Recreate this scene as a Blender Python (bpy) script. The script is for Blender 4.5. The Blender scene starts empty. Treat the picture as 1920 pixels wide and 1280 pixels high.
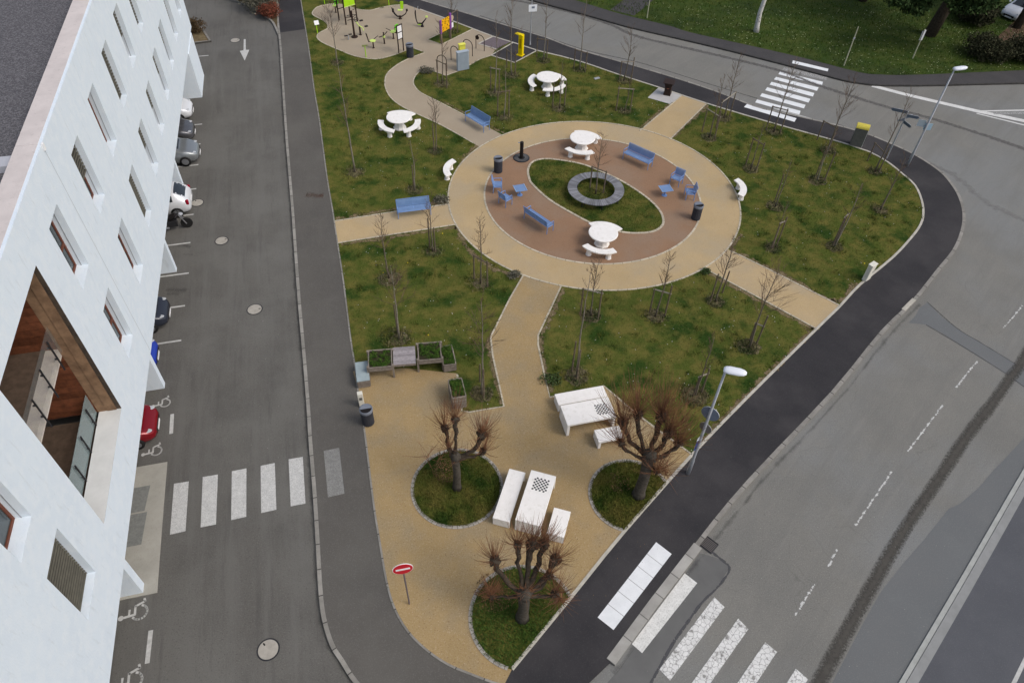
import bpy, math, random
import numpy as np
from mathutils import Vector, Matrix
from mathutils.geometry import tessellate_polygon
random.seed(7); rng = np.random.default_rng(7)
R = math.radians; PI = math.pi
scene = bpy.context.scene; col = scene.collection

# ------------------------------------------------------------------ camera
CAM_H = 25.0; FPX = 1364.0
_d = np.array([915 - 960, 1908 - 640, FPX]); _d = _d / np.linalg.norm(_d)          # "down" in camera axes
_f = np.array([0, 0, 1.0]) - _d * _d[2]; _f /= np.linalg.norm(_f)                  # level forward
_r = np.cross(_d, _f)                                                              # level right
cd = bpy.data.cameras.new("Camera"); cam = bpy.data.objects.new("Camera", cd); col.objects.link(cam)
cd.sensor_width = 36; cd.lens = 36 * FPX / 1920; cd.clip_end = 3000; cd.clip_start = 0.1
cam.matrix_world = Matrix(((_r[0], -_r[1], -_r[2], 0), (_f[0], -_f[1], -_f[2], 0), (-_d[0], _d[1], _d[2], CAM_H), (0, 0, 0, 1)))
scene.camera = cam
# ------------------------------------------------------------------ sky, sun, exposure
w = bpy.data.worlds.new("World"); scene.world = w; w.use_nodes = True
nt = w.node_tree; bg = nt.nodes['Background']
sky = nt.nodes.new('ShaderNodeTexSky'); sky.sky_type = 'NISHITA'; sky.sun_disc = False
SUN_EL, SUN_AZ = 48, 110      # elevation, compass azimuth from +Y towards +X
sky.sun_elevation = R(SUN_EL); sky.sun_rotation = R(SUN_AZ); sky.air_density = 1.0; sky.dust_density = 4.0
hs = nt.nodes.new('ShaderNodeHueSaturation'); hs.inputs['Saturation'].default_value = .72; nt.links.new(sky.outputs[0], hs.inputs['Color']); nt.links.new(hs.outputs[0], bg.inputs[0]); bg.inputs[1].default_value = 0.13
sl = bpy.data.lights.new("Sun", 'SUN'); so = bpy.data.objects.new("Sun", sl); col.objects.link(so)
sl.energy = 0.75; sl.angle = R(24); sl.color = (1, .96, .90)
so.rotation_euler = Vector((math.sin(R(SUN_AZ)) * math.cos(R(SUN_EL)), math.cos(R(SUN_AZ)) * math.cos(R(SUN_EL)), math.sin(R(SUN_EL)))).to_track_quat('Z', 'Y').to_euler()
vs = scene.view_settings; vs.view_transform = 'Standard'; vs.look = 'None'; vs.gamma = 1; vs.exposure = 0.28

# ------------------------------------------------------------------ pixel of the survey photo -> point of the place
PZ = 0.10                                                # level of pavements, paths and lawns
def W(x, y, z=PZ):
    r = np.array([x - 960, y - 640, FPX]); t = (CAM_H - z) / (r @ _d); p = r * t
    return (float(p @ _r), float(p @ _f))
def crop(ox, oy, s): return lambda x, y: (ox + x / s, oy + y / s)
def PW(pts, z=PZ): return [W(x, y, z) for x, y in pts]
FU = (-0.26096, 0.96535); FN = (0.96535, 0.26096); FO = -8.957      # facade: along, outward, offset
def B(s, n, z=0): return (FU[0] * s + FN[0] * (FO + n), FU[1] * s + FN[1] * (FO + n), z)
def height(b, t, z0=PZ):
    q = W(b[0], b[1], z0); best = None
    for i in range(4, 400):
        z = z0 + i * .05
        v = _r * q[0] + _f * q[1] + _d * (CAM_H - z)
        if v[2] <= .1: break
        yy = 640 + FPX * v[1] / v[2]
        if best is None or abs(yy - t[1]) < best[0]: best = (abs(yy - t[1]), z)
    return best[1] - z0

# ------------------------------------------------------------------ materials
def M(name, c, rough=.8, c2=None, sc=6., detail=4., bump=0., bsc=60., spec=.12, metal=0., lo=.35, hi=.65, rnd=0., c3=None, sc3=.4, lo3=.45, hi3=.62):
    m = bpy.data.materials.new(name); m.use_nodes = True; N = m.node_tree.nodes; L = m.node_tree.links
    b = N['Principled BSDF']; b.inputs['Roughness'].default_value = rough; b.inputs['Metallic'].default_value = metal
    b.inputs['Specular IOR Level'].default_value = spec
    geo = N.new('ShaderNodeNewGeometry'); pos = geo.outputs['Position']
    tc = N.new('ShaderNodeTexCoord'); pos = tc.outputs['Object']
    out = None
    if c2:
        n = N.new('ShaderNodeTexNoise'); n.inputs['Scale'].default_value = sc; n.inputs['Detail'].default_value = detail; n.inputs['Roughness'].default_value = .65
        L.new(pos, n.inputs['Vector'])
        r = N.new('ShaderNodeMapRange'); r.inputs[1].default_value = lo; r.inputs[2].default_value = hi; L.new(n.outputs['Fac'], r.inputs[0])
        x = N.new('ShaderNodeMix'); x.data_type = 'RGBA'; x.inputs[6].default_value = (*c, 1); x.inputs[7].default_value = (*c2, 1); L.new(r.outputs[0], x.inputs[0]); out = x.outputs[2]
        if c3:
            n = N.new('ShaderNodeTexNoise'); n.inputs['Scale'].default_value = sc3; n.inputs['Detail'].default_value = 5; n.inputs['Roughness'].default_value = .6
            L.new(pos, n.inputs['Vector'])
            r = N.new('ShaderNodeMapRange'); r.inputs[1].default_value = lo3; r.inputs[2].default_value = hi3; L.new(n.outputs['Fac'], r.inputs[0])
            y = N.new('ShaderNodeMix'); y.data_type = 'RGBA'; y.inputs[7].default_value = (*c3, 1); L.new(out, y.inputs[6]); L.new(r.outputs[0], y.inputs[0]); out = y.outputs[2]
    else:
        rgb = N.new('ShaderNodeRGB'); rgb.outputs[0].default_value = (*c, 1); out = rgb.outputs[0]
    if rnd:
        r = N.new('ShaderNodeMapRange'); r.inputs[3].default_value = 1 - rnd; r.inputs[4].default_value = 1 + rnd; L.new(geo.outputs['Random Per Island'], r.inputs[0])
        h = N.new('ShaderNodeHueSaturation'); L.new(out, h.inputs['Color']); L.new(r.outputs[0], h.inputs['Value']); out = h.outputs[0]
    L.new(out, b.inputs['Base Color'])
    if bump:
        n = N.new('ShaderNodeTexNoise'); n.inputs['Scale'].default_value = bsc; n.inputs['Detail'].default_value = 3; L.new(pos, n.inputs['Vector'])
        k = N.new('ShaderNodeBump'); k.inputs['Strength'].default_value = bump; k.inputs['Distance'].default_value = .02; L.new(n.outputs['Fac'], k.inputs['Height']); L.new(k.outputs[0], b.inputs['Normal'])
    m['out'] = 1
    return m
def colour_out(m):
    b = m.node_tree.nodes['Principled BSDF']; return b, b.inputs['Base Color'].links[0].from_socket
def speckle(m, scale, lo, hi, c, amt=1.):
    """scattered small grains or stains of another colour"""
    N = m.node_tree.nodes; L = m.node_tree.links; b, o = colour_out(m)
    tc = N.new('ShaderNodeTexCoord'); n = N.new('ShaderNodeTexNoise'); n.inputs['Scale'].default_value = scale; n.inputs['Detail'].default_value = 2; n.inputs['Roughness'].default_value = .7
    L.new(tc.outputs['Object'], n.inputs['Vector'])
    r = N.new('ShaderNodeMapRange'); r.inputs[1].default_value = lo; r.inputs[2].default_value = hi; r.inputs[4].default_value = amt; L.new(n.outputs['Fac'], r.inputs[0])
    x = N.new('ShaderNodeMix'); x.data_type = 'RGBA'; x.inputs[7].default_value = (*c, 1); L.new(o, x.inputs[6]); L.new(r.outputs[0], x.inputs[0]); L.new(x.outputs[2], b.inputs['Base Color'])
    return m
def cracks(m, scale, width, c, distort=.15, amt=1.):
    N = m.node_tree.nodes; L = m.node_tree.links; b, o = colour_out(m)
    tc = N.new('ShaderNodeTexCoord'); n = N.new('ShaderNodeTexNoise'); n.inputs['Scale'].default_value = scale * 1.5; L.new(tc.outputs['Object'], n.inputs['Vector'])
    ma = N.new('ShaderNodeVectorMath'); ma.operation = 'MULTIPLY_ADD'; ma.inputs[1].default_value = (distort,) * 3; L.new(n.outputs['Color'], ma.inputs[0]); L.new(tc.outputs['Object'], ma.inputs[2])
    v = N.new('ShaderNodeTexVoronoi'); v.feature = 'DISTANCE_TO_EDGE'; v.inputs['Scale'].default_value = scale; L.new(ma.outputs[0], v.inputs['Vector'])
    r = N.new('ShaderNodeMapRange'); r.inputs[1].default_value = 0; r.inputs[2].default_value = width; r.inputs[3].default_value = amt; r.inputs[4].default_value = 0; L.new(v.outputs['Distance'], r.inputs[0])
    x = N.new('ShaderNodeMix'); x.data_type = 'RGBA'; x.inputs[7].default_value = (*c, 1); L.new(o, x.inputs[6]); L.new(r.outputs[0], x.inputs[0]); L.new(x.outputs[2], b.inputs['Base Color'])
    return m
def alpha_noise(m, scale, lo, hi, edge=True, detail=4):
    """break a thin worn layer up: holes by noise, more towards the ribbon's edges (uv.y 0..1)"""
    N = m.node_tree.nodes; L = m.node_tree.links; b = N['Principled BSDF']
    tc = N.new('ShaderNodeTexCoord'); n = N.new('ShaderNodeTexNoise'); n.inputs['Scale'].default_value = scale; n.inputs['Detail'].default_value = detail; n.inputs['Roughness'].default_value = .7
    L.new(tc.outputs['Object'], n.inputs['Vector']); s = n.outputs['Fac']
    if edge:
        sp = N.new('ShaderNodeSeparateXYZ'); L.new(tc.outputs['UV'], sp.inputs[0])
        a = N.new('ShaderNodeMath'); a.operation = 'SUBTRACT'; L.new(sp.outputs[1], a.inputs[0]); a.inputs[1].default_value = .5
        a2 = N.new('ShaderNodeMath'); a2.operation = 'ABSOLUTE'; L.new(a.outputs[0], a2.inputs[0])
        a3 = N.new('ShaderNodeMath'); a3.operation = 'MULTIPLY'; L.new(a2.outputs[0], a3.inputs[0]); a3.inputs[1].default_value = edge if edge is not True else .8
        a4 = N.new('ShaderNodeMath'); a4.operation = 'SUBTRACT'; L.new(s, a4.inputs[0]); L.new(a3.outputs[0], a4.inputs[1]); s = a4.outputs[0]
    r = N.new('ShaderNodeMapRange'); r.inputs[1].default_value = lo; r.inputs[2].default_value = hi; L.new(s, r.inputs[0]); L.new(r.outputs[0], b.inputs['Alpha'])
    return m

asphalt_r = speckle(speckle(M('road_asphalt', (.200, .195, .175), .9, (.168, .166, .152), .35, 6, .5, 80, c3=(.195, .20, .195), sc3=.12), 26, .50, .72, (.33, .32, .30), .6), 15, .56, .74, (.11, .11, .10), .6)
cracks(asphalt_r, .55, .005, (.11, .11, .10), .5, .35)
asphalt_d = speckle(speckle(M('drive_asphalt', (.124, .119, .108), .9, (.104, .100, .092), .5, 6, .5, 80, c3=(.142, .138, .127), sc3=.22), 26, .52, .74, (.2, .195, .185), .6), 15, .56, .74, (.062, .06, .056), .6)
asphalt_w = speckle(M('grey_footway', (.106, .100, .090), .9, (.088, .083, .077), .6, 6, .5, 90, c3=(.118, .112, .101), sc3=.3), 26, .52, .74, (.18, .17, .165), .6)
asphalt_n = speckle(M('new_footway', (.042, .040, .043), .85, (.034, .033, .036), .7, 6, .5, 90, c3=(.054, .051, .053), sc3=.3), 26, .56, .78, (.10, .10, .10), .5)
asphalt_b = speckle(M('patch_asphalt', (.148, .155, .156), .8, (.126, .133, .136), .5, 6, .4, 80, c3=(.150, .155, .155), sc3=.25), 26, .54, .76, (.25, .25, .25), .5)
asphalt_far = speckle(M('far_footway', (.072, .069, .070), .9, (.058, .056, .058), .5, 6, .5, 80), 26, .54, .76, (.13, .13, .12), .5)
asphalt_cp = speckle(M('car_park_asphalt', (.105, .109, .120), .85, (.088, .092, .102), .5, 6, .4, 80), 26, .54, .76, (.16, .16, .17), .5)
sand = speckle(speckle(M('sand_resin', (.385, .275, .136), .9, (.33, .238, .116), .45, 6, .6, 120, c3=(.315, .245, .145), sc3=.5), 24, .54, .72, (.50, .40, .26), .7), 20, .56, .74, (.20, .12, .06), .7)
sand2 = speckle(speckle(M('pale_resin', (.475, .355, .198), .9, (.425, .318, .172), .4, 6, .5, 120, c3=(.41, .325, .205), sc3=.35), 24, .55, .74, (.55, .46, .34), .6), 20, .58, .76, (.27, .18, .11), .6)
sand3 = speckle(M('grey_resin', (.375, .315, .235), .9, (.34, .28, .205), .3, 6, .5, 120), 60, .6, .78, (.48, .42, .34), .6)
brown = speckle(speckle(M('brown_resin', (.295, .178, .108), .9, (.255, .158, .098), .45, 6, .5, 120, c3=(.275, .188, .128), sc3=.4), 24, .55, .74, (.36, .25, .19), .6), 20, .58, .76, (.14, .07, .05), .6)
grass_m = M('lawn', (.074, .094, .019), .95, (.130, .120, .031), 1.3, 12, .8, 25, spec=.03, lo=.42, hi=.60, c3=(.028, .056, .011), sc3=.6, lo3=.50, hi3=.64)
speckle(grass_m, 9, .60, .74, (.17, .15, .06), .75); speckle(grass_m, 22, .58, .72, (.028, .042, .012), .8)
grass2_m = M('far_grass', (.034, .062, .010), .95, (.062, .080, .017), .9, 8, .8, 20, lo=.4, hi=.64, c3=(.024, .042, .011), sc3=.15, lo3=.5, hi3=.65)
speckle(grass2_m, 12, .6, .74, (.09, .11, .035), .6)
blade_m = M('grass_blades', (.086, .110, .022), .9, (.155, .142, .038), 1.3, 12, spec=.03, lo=.42, hi=.60, rnd=.6, c3=(.032, .066, .012), sc3=.6, lo3=.50, hi3=.64)
lush_m = M('lush_grass', (.045, .10, .018), .9, (.09, .15, .03), 3, 5, rnd=.4)
dry_m = M('dry_grass_blades', (.19, .17, .085), .9, (.075, .10, .035), 1.2, 4, rnd=.5, lo=.42, hi=.56)
soil_m = M('soil', (.13, .095, .055), .95, (.22, .175, .10), 4, 6, .8, 25); alpha_noise(soil_m, 3.5, .33, .42, .55)
stone_m = M('edging_stone', (.52, .49, .42), .85, (.40, .38, .33), 3, 6, .3, 40)
kerb_m = speckle(M('kerb_stone', (.30, .285, .26), .85, (.22, .21, .19), 2.2, 6, .3, 40), 14, .6, .75, (.12, .115, .1), .6)
kerbl_m = M('pale_kerb', (.42, .41, .38), .85, (.33, .32, .295), 1.5, 6, .3, 40)
def joints(m, w, h, c, mortar=.02):
    N = m.node_tree.nodes; L = m.node_tree.links; b, o = colour_out(m)
    tc = N.new('ShaderNodeTexCoord'); k = N.new('ShaderNodeTexBrick'); k.offset = 0; k.inputs['Scale'].default_value = 1
    k.inputs['Brick Width'].default_value = w; k.inputs['Row Height'].default_value = h; k.inputs['Mortar Size'].default_value = mortar; L.new(tc.outputs['UV'], k.inputs['Vector'])
    k.inputs['Color1'].default_value = (.85, .85, .85, 1); k.inputs['Color2'].default_value = (1.1, 1.1, 1.1, 1); k.inputs['Mortar'].default_value = (*c, 1)
    x = N.new('ShaderNodeMix'); x.data_type = 'RGBA'; x.blend_type = 'MULTIPLY'; x.inputs[0].default_value = 1; L.new(o, x.inputs[6]); L.new(k.outputs['Color'], x.inputs[7]); L.new(x.outputs[2], b.inputs['Base Color'])
    return m
joints(kerb_m, 1.0, 50, (.3, .3, .3), .02); joints(kerbl_m, 1.0, 50, (.4, .4, .4), .02)
sett_m = joints(M('sett_stone', (.40, .37, .33), .85, (.31, .29, .26), 6, 5, .3, 40), .2, 50, (.5, .48, .45), .014)
edge_m = joints(M('path_edging', (.55, .49, .38), .85, (.45, .40, .31), 5, 5, .3, 40), .5, 50, (.5, .5, .45), .018)
paint_m = speckle(speckle(M('road_paint', (.72, .72, .70), .7, (.60, .60, .58), 2, 6, .2, 60), 18, .55, .68, (.40, .39, .37), .7), 50, .56, .7, (.3, .3, .28), .7)
paintc_m = cracks(speckle(M('cracked_paint', (.72, .72, .70), .7, (.58, .58, .56), 3, 6, .3, 60), 3.0, .60, .66, (.22, .215, .20), .8), 6.0, .065, (.17, .165, .155), .14, .9)
paintg_m = speckle(M('grey_paint', (.26, .26, .25), .8, (.20, .20, .19), 5, 6), 40, .5, .62, (.12, .12, .115), .8)
paintw_m = cracks(speckle(M('clean_paint', (.78, .80, .81), .7, (.70, .72, .73), 2, 6), 25, .6, .75, (.55, .55, .55), .6), .1, .0, (0, 0, 0))
paints_m = speckle(speckle(M('ribbed_paint', (.60, .60, .58), .75, (.50, .50, .49), 4, 6), 45, .5, .6, (.26, .26, .25), .75), 12, .58, .68, (.36, .36, .34), .7)
paintd_m = M('worn_paint', (.66, .66, .64), .75, (.5, .5, .48), 6, 5); alpha_noise(paintd_m, 6, .40, .5, .35)
faint_m = M('faint_paint', (.42, .42, .41), .75, (.36, .36, .35), 6, 5); alpha_noise(faint_m, 14, .38, .55, False)
thin_m = M('thin_line_paint', (.56, .56, .54), .75, (.42, .42, .40), 6, 5)
streak_m = M('tar_streak', (.060, .056, .050), .8, (.085, .08, .07), 4, 6); alpha_noise(streak_m, 12, .06, .42, .80, 8)
streak2_m = M('tyre_streak', (.125, .12, .115), .85, (.14, .135, .13), 4, 6); alpha_noise(streak2_m, 5, .10, .55, .9, 6)
crackline_m = M('sealed_crack', (.075, .075, .08), .8); alpha_noise(crackline_m, 9, .3, .4, .3)
stain_m = M('damp_stain', (.075, .072, .07), .85); alpha_noise(stain_m, 1.6, .30, 1.1, .9, 6)
concrete_m = speckle(M('concrete_slab', (.40, .385, .34), .9, (.33, .32, .28), 1.2, 7, .3, 60), 20, .6, .75, (.24, .22, .18), .6)
white_c = speckle(M('white_concrete', (.86, .84, .81), .8, (.80, .78, .745), 3, 6, .15, 60), 5, .56, .74, (.66, .64, .58), .6)
wall_m = M('white_render', (.71, .79, .86), .85, (.68, .76, .835), .8, 8, .4, 18, c3=(.73, .80, .86), sc3=3)
speckle(wall_m, 7, .66, .78, (.60, .66, .71), .5)
def streaks(m, scl, lo, hi, c, amt):
    N = m.node_tree.nodes; L = m.node_tree.links; b, o = colour_out(m)
    tc = N.new('ShaderNodeTexCoord'); mp = N.new('ShaderNodeMapping'); mp.vector_type = 'TEXTURE'; mp.inputs['Scale'].default_value = [1 / k for k in scl[:3]]; mp.inputs['Rotation'].default_value = (0, 0, scl[3])
    n = N.new('ShaderNodeTexNoise'); n.inputs['Scale'].default_value = 1; n.inputs['Detail'].default_value = 5; n.inputs['Roughness'].default_value = .7
    L.new(tc.outputs['Object'], mp.inputs['Vector']); L.new(mp.outputs[0], n.inputs['Vector'])
    r = N.new('ShaderNodeMapRange'); r.inputs[1].default_value = lo; r.inputs[2].default_value = hi; r.inputs[4].default_value = amt; L.new(n.outputs['Fac'], r.inputs[0])
    x = N.new('ShaderNodeMix'); x.data_type = 'RGBA'; x.inputs[7].default_value = (*c, 1); L.new(o, x.inputs[6]); L.new(r.outputs[0], x.inputs[0]); L.new(x.outputs[2], b.inputs['Base Color'])
    return m
streaks(wall_m, (5, 5, .9, 0), .58, .74, (.55, .61, .65), .6)
streaks(asphalt_d, (1.6, .12, 1, .264), .48, .68, (.150, .146, .136), .6); streaks(asphalt_d, (2.5, .2, 1, .264), .55, .72, (.085, .082, .077), .6)
streaks(asphalt_r, (1.3, .12, 1, -.70), .5, .7, (.165, .163, .152), .6); streaks(asphalt_r, (2.1, .15, 1, -.70), .54, .72, (.235, .23, .212), .5)
streaks(asphalt_w, (1.3, .2, 1, .264), .52, .72, (.125, .119, .108), .5)
joints_white = wall_m
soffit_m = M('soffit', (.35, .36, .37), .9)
parapet_m = speckle(M('parapet_cap', (.64, .585, .56), .85, (.56, .51, .49), 1.2, 6, .2, 30), 6, .6, .75, (.42, .38, .36), .5)
gravel_m = M('roof_gravel', (.085, .083, .09), .95, (.17, .165, .175), 18, 3, 1, 30, lo=.45, hi=.6); speckle(gravel_m, 40, .6, .7, (.34, .33, .34), .7)
wood_m = M('red_brown_wood', (.19, .068, .034), .6, (.105, .040, .022), 5, 5, rnd=.3)
woodd_m = M('weathered_board', (.30, .19, .115), .75, (.17, .105, .065), 3, 6)
woodk_m = M('dark_edge_board', (.045, .038, .034), .8, (.10, .075, .055), 3, 5)  # near-black strip at the outer edge of the loggia jamb
wooddk_m = M('dark_floor_board', (.13, .092, .068), .7, (.085, .062, .046), 5, 5)
winwood_m = M('window_wood', (.16, .052, .032), .5, (.13, .05, .03), 9, 4)
louvre_m = M('louvre_slats', (.115, .11, .088), .7, (.09, .086, .07), 5, 3)
glass_m = M('window_glass', (.05, .065, .07), .08, spec=.6)
bglass_m = M('balustrade_glass', (.30, .38, .39), .1, spec=.6); bglass_m.node_tree.nodes['Principled BSDF'].inputs['Alpha'].default_value = .5
clear_m = M('clear_glass', (.25, .28, .28), .1, spec=.3); clear_m.node_tree.nodes['Principled BSDF'].inputs['Alpha'].default_value = .14
steel_m = M('dark_steel', (.05, .05, .055), .45, metal=.6)
cream_m = M('cream_edge', (.62, .56, .48), .8, (.5, .45, .42), 4, 5)
bark_m = M('bark', (.115, .095, .075), .9, (.20, .17, .13), 14, 6, .8, 30)
palebark_m = M('pale_bark', (.28, .25, .205), .9, (.17, .15, .12), 14, 5, .5, 30)
twig_m = M('twigs', (.155, .10, .068), .85, (.10, .075, .055), 6, 3, rnd=.2)
redtwig_m = M('red_shoots', (.26, .125, .060), .8, (.14, .070, .045), 2, 3, rnd=.4)
darkbark_m = M('dark_bark', (.038, .029, .022), .95, (.080, .064, .048), 9, 6, 1, 22)
trunk_m = M('grey_bark', (.100, .090, .074), .95, (.052, .044, .035), 7, 6, 1, 20)
stake_m = M('stake_wood', (.115, .088, .062), .85, (.17, .14, .105), 8, 4)
rail_m = M('stake_rail', (.33, .30, .25), .85, (.24, .21, .17), 8, 4)
blue_m = M('blue_metal', (.17, .29, .56), .5, (.15, .26, .52), 3, 3)
def perforated():
    m = M('perforated_blue', (.21, .34, .58), .5, (.18, .30, .53), 3, 3); N = m.node_tree.nodes; L = m.node_tree.links
    N['Principled BSDF'].inputs['Alpha'].default_value = .70      # share of metal left between the fine holes
    return m
perf_m = perforated()
greyslat_m = M('grey_slats', (.23, .235, .255), .8, (.18, .185, .20), 3, 4, rnd=.25)
binm = M('bin_slats', (.055, .058, .07), .6, (.045, .048, .06), 4, 3)
bintop_m = M('bin_rim', (.20, .22, .26), .45, (.17, .19, .23), 4, 3)
black_m = M('black_metal', (.018, .016, .016), .5)
brownmetal_m = M('brown_metal', (.035, .022, .018), .5)
galv_m = M('galvanised', (.42, .44, .47), .5, (.34, .36, .39), 6, 4, metal=.3)
signback_m = M('sign_back', (.20, .24, .31), .5, (.17, .20, .26), 3, 3)
whitepl_m = M('white_lamp', (.80, .83, .88), .35)
red_m = M('sign_red', (.55, .015, .03), .4)
wht_m = M('sign_white', (.82, .82, .82), .5)
blues_m = M('sign_blue', (.06, .12, .50), .45)
lime_m = M('lime_metal', (.36, .66, .02), .4); green_m = M('green_panel', (.14, .58, .03), .4); pale_lime = M('pale_lime_seat', (.62, .80, .20), .45)
yellow_m = M('yellow_metal', (.82, .62, .0), .4); hood_m = M('yellow_hood', (.72, .62, .08), .6, (.5, .42, .10), 12, 5)
lockgrey_m = M('corrugated_grey', (.40, .46, .52), .5, (.36, .42, .48), 4, 3)
ivory_m = M('ivory_box', (.72, .70, .62), .6, (.62, .60, .52), 4, 4)
darkgrey_box = M('grey_box', (.14, .14, .125), .7, (.11, .11, .10), 5, 4)
weath_m = M('weathered_planks', (.27, .235, .20), .85, (.18, .155, .13), 9, 5, .4, 40, rnd=.2)
weath2_m = M('silver_planks', (.33, .30, .31), .85, (.25, .23, .235), 9, 5, .3, 40, rnd=.2)
coldframe_m = M('cold_frame_lid', (.33, .40, .42), .3, (.28, .34, .36), 2, 3)
leaf_m = M('planter_leaves', (.042, .10, .014), .8, (.08, .14, .025), 6, 3, rnd=.5)
shrub_m = M('shrub_leaves', (.10, .10, .065), .85, (.17, .16, .13), 7, 3, rnd=.45)
shrubg_m = M('weed_leaves', (.045, .085, .02), .85, (.085, .11, .05), 7, 3, rnd=.45)
redshrub_m = M('red_shrub_leaves', (.22, .055, .035), .8, (.13, .06, .035), 7, 3, rnd=.4)
darkleaf_m = M('dark_leaves', (.028, .034, .016), .85, (.058, .055, .030), 5, 3, rnd=.5)
pine_m = M('pine_needles', (.022, .045, .015), .85, (.045, .07, .02), 3, 3, rnd=.5)
tyre_m = M('tyre', (.02, .02, .02), .8); rim_m = M('rim', (.35, .36, .38), .35, metal=.7)
carglass_m = M('car_glass', (.02, .025, .03), .06, spec=.8)
lens_m = M('headlight_lens', (.55, .58, .62), .1, spec=.8); redlens_m = M('tail_lens', (.30, .01, .03), .15)
mulch_m = M('mulch', (.075, .062, .035), .95, (.17, .145, .085), 5, 6, .8, 30); alpha_noise(mulch_m, 5, .34, .44, .0001)

# ------------------------------------------------------------------ mesh helpers
class MB:
    def __init__(s): s.v = []; s.f = []
    def add(s, vs, fs):
        o = len(s.v); s.v += [tuple(p) for p in vs]; s.f += [tuple(i + o for i in q) for q in fs]; return s
    def box(s, c, d, rz=0, rx=0, ry=0, taper=1.):
        m = Matrix.Rotation(rz, 3, 'Z') @ Matrix.Rotation(ry, 3, 'Y') @ Matrix.Rotation(rx, 3, 'X'); vs = []
        for z in (-.5, .5):
            k = taper if z > 0 else 1
            for x, y in ((-.5, -.5), (.5, -.5), (.5, .5), (-.5, .5)):
                p = m @ Vector((x * d[0] * k, y * d[1] * k, z * d[2])); vs.append((p.x + c[0], p.y + c[1], p.z + c[2]))
        return s.add(vs, [(3, 2, 1, 0), (4, 5, 6, 7), (0, 1, 5, 4), (1, 2, 6, 5), (2, 3, 7, 6), (3, 0, 4, 7)])
    def tube(s, pts, rad, n=6, cap=True):
        pts = [Vector(p) for p in pts]; k = len(pts)
        if not hasattr(rad, '__len__'): rad = [rad] * k
        vs = []; fs = []; up = None
        for i, p in enumerate(pts):
            t = (pts[min(i + 1, k - 1)] - pts[max(i - 1, 0)])
            if t.length < 1e-7: t = Vector((0, 0, 1))
            t.normalize()
            if up is None:
                up = Vector((0, 0, 1)) if abs(t.z) < .9 else Vector((1, 0, 0))
            a = t.cross(up)
            if a.length < 1e-5: a = t.cross(Vector((0, 1, 0)))
            a.normalize(); b = a.cross(t); up = b.copy()
            for j in range(n):
                q = 2 * PI * j / n; vs.append(p + (a * math.cos(q) + b * math.sin(q)) * rad[i])
        for i in range(k - 1):
            for j in range(n):
                fs.append((i * n + j, i * n + (j + 1) % n, (i + 1) * n + (j + 1) % n, (i + 1) * n + j))
        if cap and n > 3: fs.append(tuple(range(n - 1, -1, -1))); fs.append(tuple((k - 1) * n + j for j in range(n)))
        return s.add(vs, fs)
    def lathe(s, prof, c=(0, 0, 0), n=24, sx=1, sy=1, a0=0):
        vs = []; fs = []; k = len(prof)
        for r, z in prof:
            for j in range(n):
                q = 2 * PI * j / n + a0; vs.append((c[0] + r * sx * math.cos(q), c[1] + r * sy * math.sin(q), c[2] + z))
        for i in range(k - 1):
            for j in range(n): fs.append((i * n + j, i * n + (j + 1) % n, (i + 1) * n + (j + 1) % n, (i + 1) * n + j))
        fs.append(tuple(range(n - 1, -1, -1))); fs.append(tuple((k - 1) * n + j for j in range(n)))
        return s.add(vs, fs)
    def prism(s, poly, z0, z1):
        n = len(poly); tri = tessellate_polygon([[Vector((x, y, 0)) for x, y in poly]])
        vs = [(x, y, z0) for x, y in poly] + [(x, y, z1) for x, y in poly]
        A = sum(poly[i][0] * poly[(i + 1) % n][1] - poly[(i + 1) % n][0] * poly[i][1] for i in range(n))
        fs = []
        for a, b, c in tri:
            P = [poly[a], poly[b], poly[c]]; ar = (P[1][0] - P[0][0]) * (P[2][1] - P[0][1]) - (P[2][0] - P[0][0]) * (P[1][1] - P[0][1])
            if ar < 0: b, c = c, b
            fs.append((a + n, b + n, c + n)); fs.append((c, b, a))
        for i in range(n):
            j = (i + 1) % n
            fs.append((i, j, j + n, i + n) if A > 0 else (j, i, i + n, j + n))
        return s.add(vs, fs)
    def sheet(s, poly, z):
        tri = tessellate_polygon([[Vector((x, y, 0)) for x, y in poly]]); fs = []
        for a, b, c in tri:
            P = [poly[a], poly[b], poly[c]]; ar = (P[1][0] - P[0][0]) * (P[2][1] - P[0][1]) - (P[2][0] - P[0][0]) * (P[1][1] - P[0][1])
            if abs(ar) < 1e-9: continue
            fs.append((a, b, c) if ar > 0 else (a, c, b))
        return s.add([(x, y, z) for x, y in poly], fs)
    def build(s, name, mat, parent=None, smooth=False, bevel=0, loc=None):
        me = bpy.data.meshes.new(name); me.from_pydata([tuple(map(float, p)) for p in s.v], [], s.f); me.update()
        if mat: me.materials.append(mat)
        o = bpy.data.objects.new(name, me); col.objects.link(o)
        if smooth: me.shade_smooth()
        if parent: o.parent = parent
        if loc: o.location = loc
        if bevel:
            b = o.modifiers.new('bevel', 'BEVEL'); b.width = bevel; b.segments = 2; b.limit_method = 'ANGLE'; b.angle_limit = R(40)
        return o
def tag(o, label=None, cat=None, group=None, kind=None):
    if label: o['label'] = label
    if cat: o['category'] = cat
    if group: o['group'] = group
    if kind: o['kind'] = kind
    return o
def thing(name, label, cat, loc=(0, 0, 0), rz=0, group=None):
    o = bpy.data.objects.new(name, None); o.empty_display_size = .2; col.objects.link(o); o.location = loc; o.rotation_euler = (0, 0, rz)
    return tag(o, label, cat, group)
def children(o): return [c for c in list(bpy.data.objects) if c.parent == o]
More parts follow.
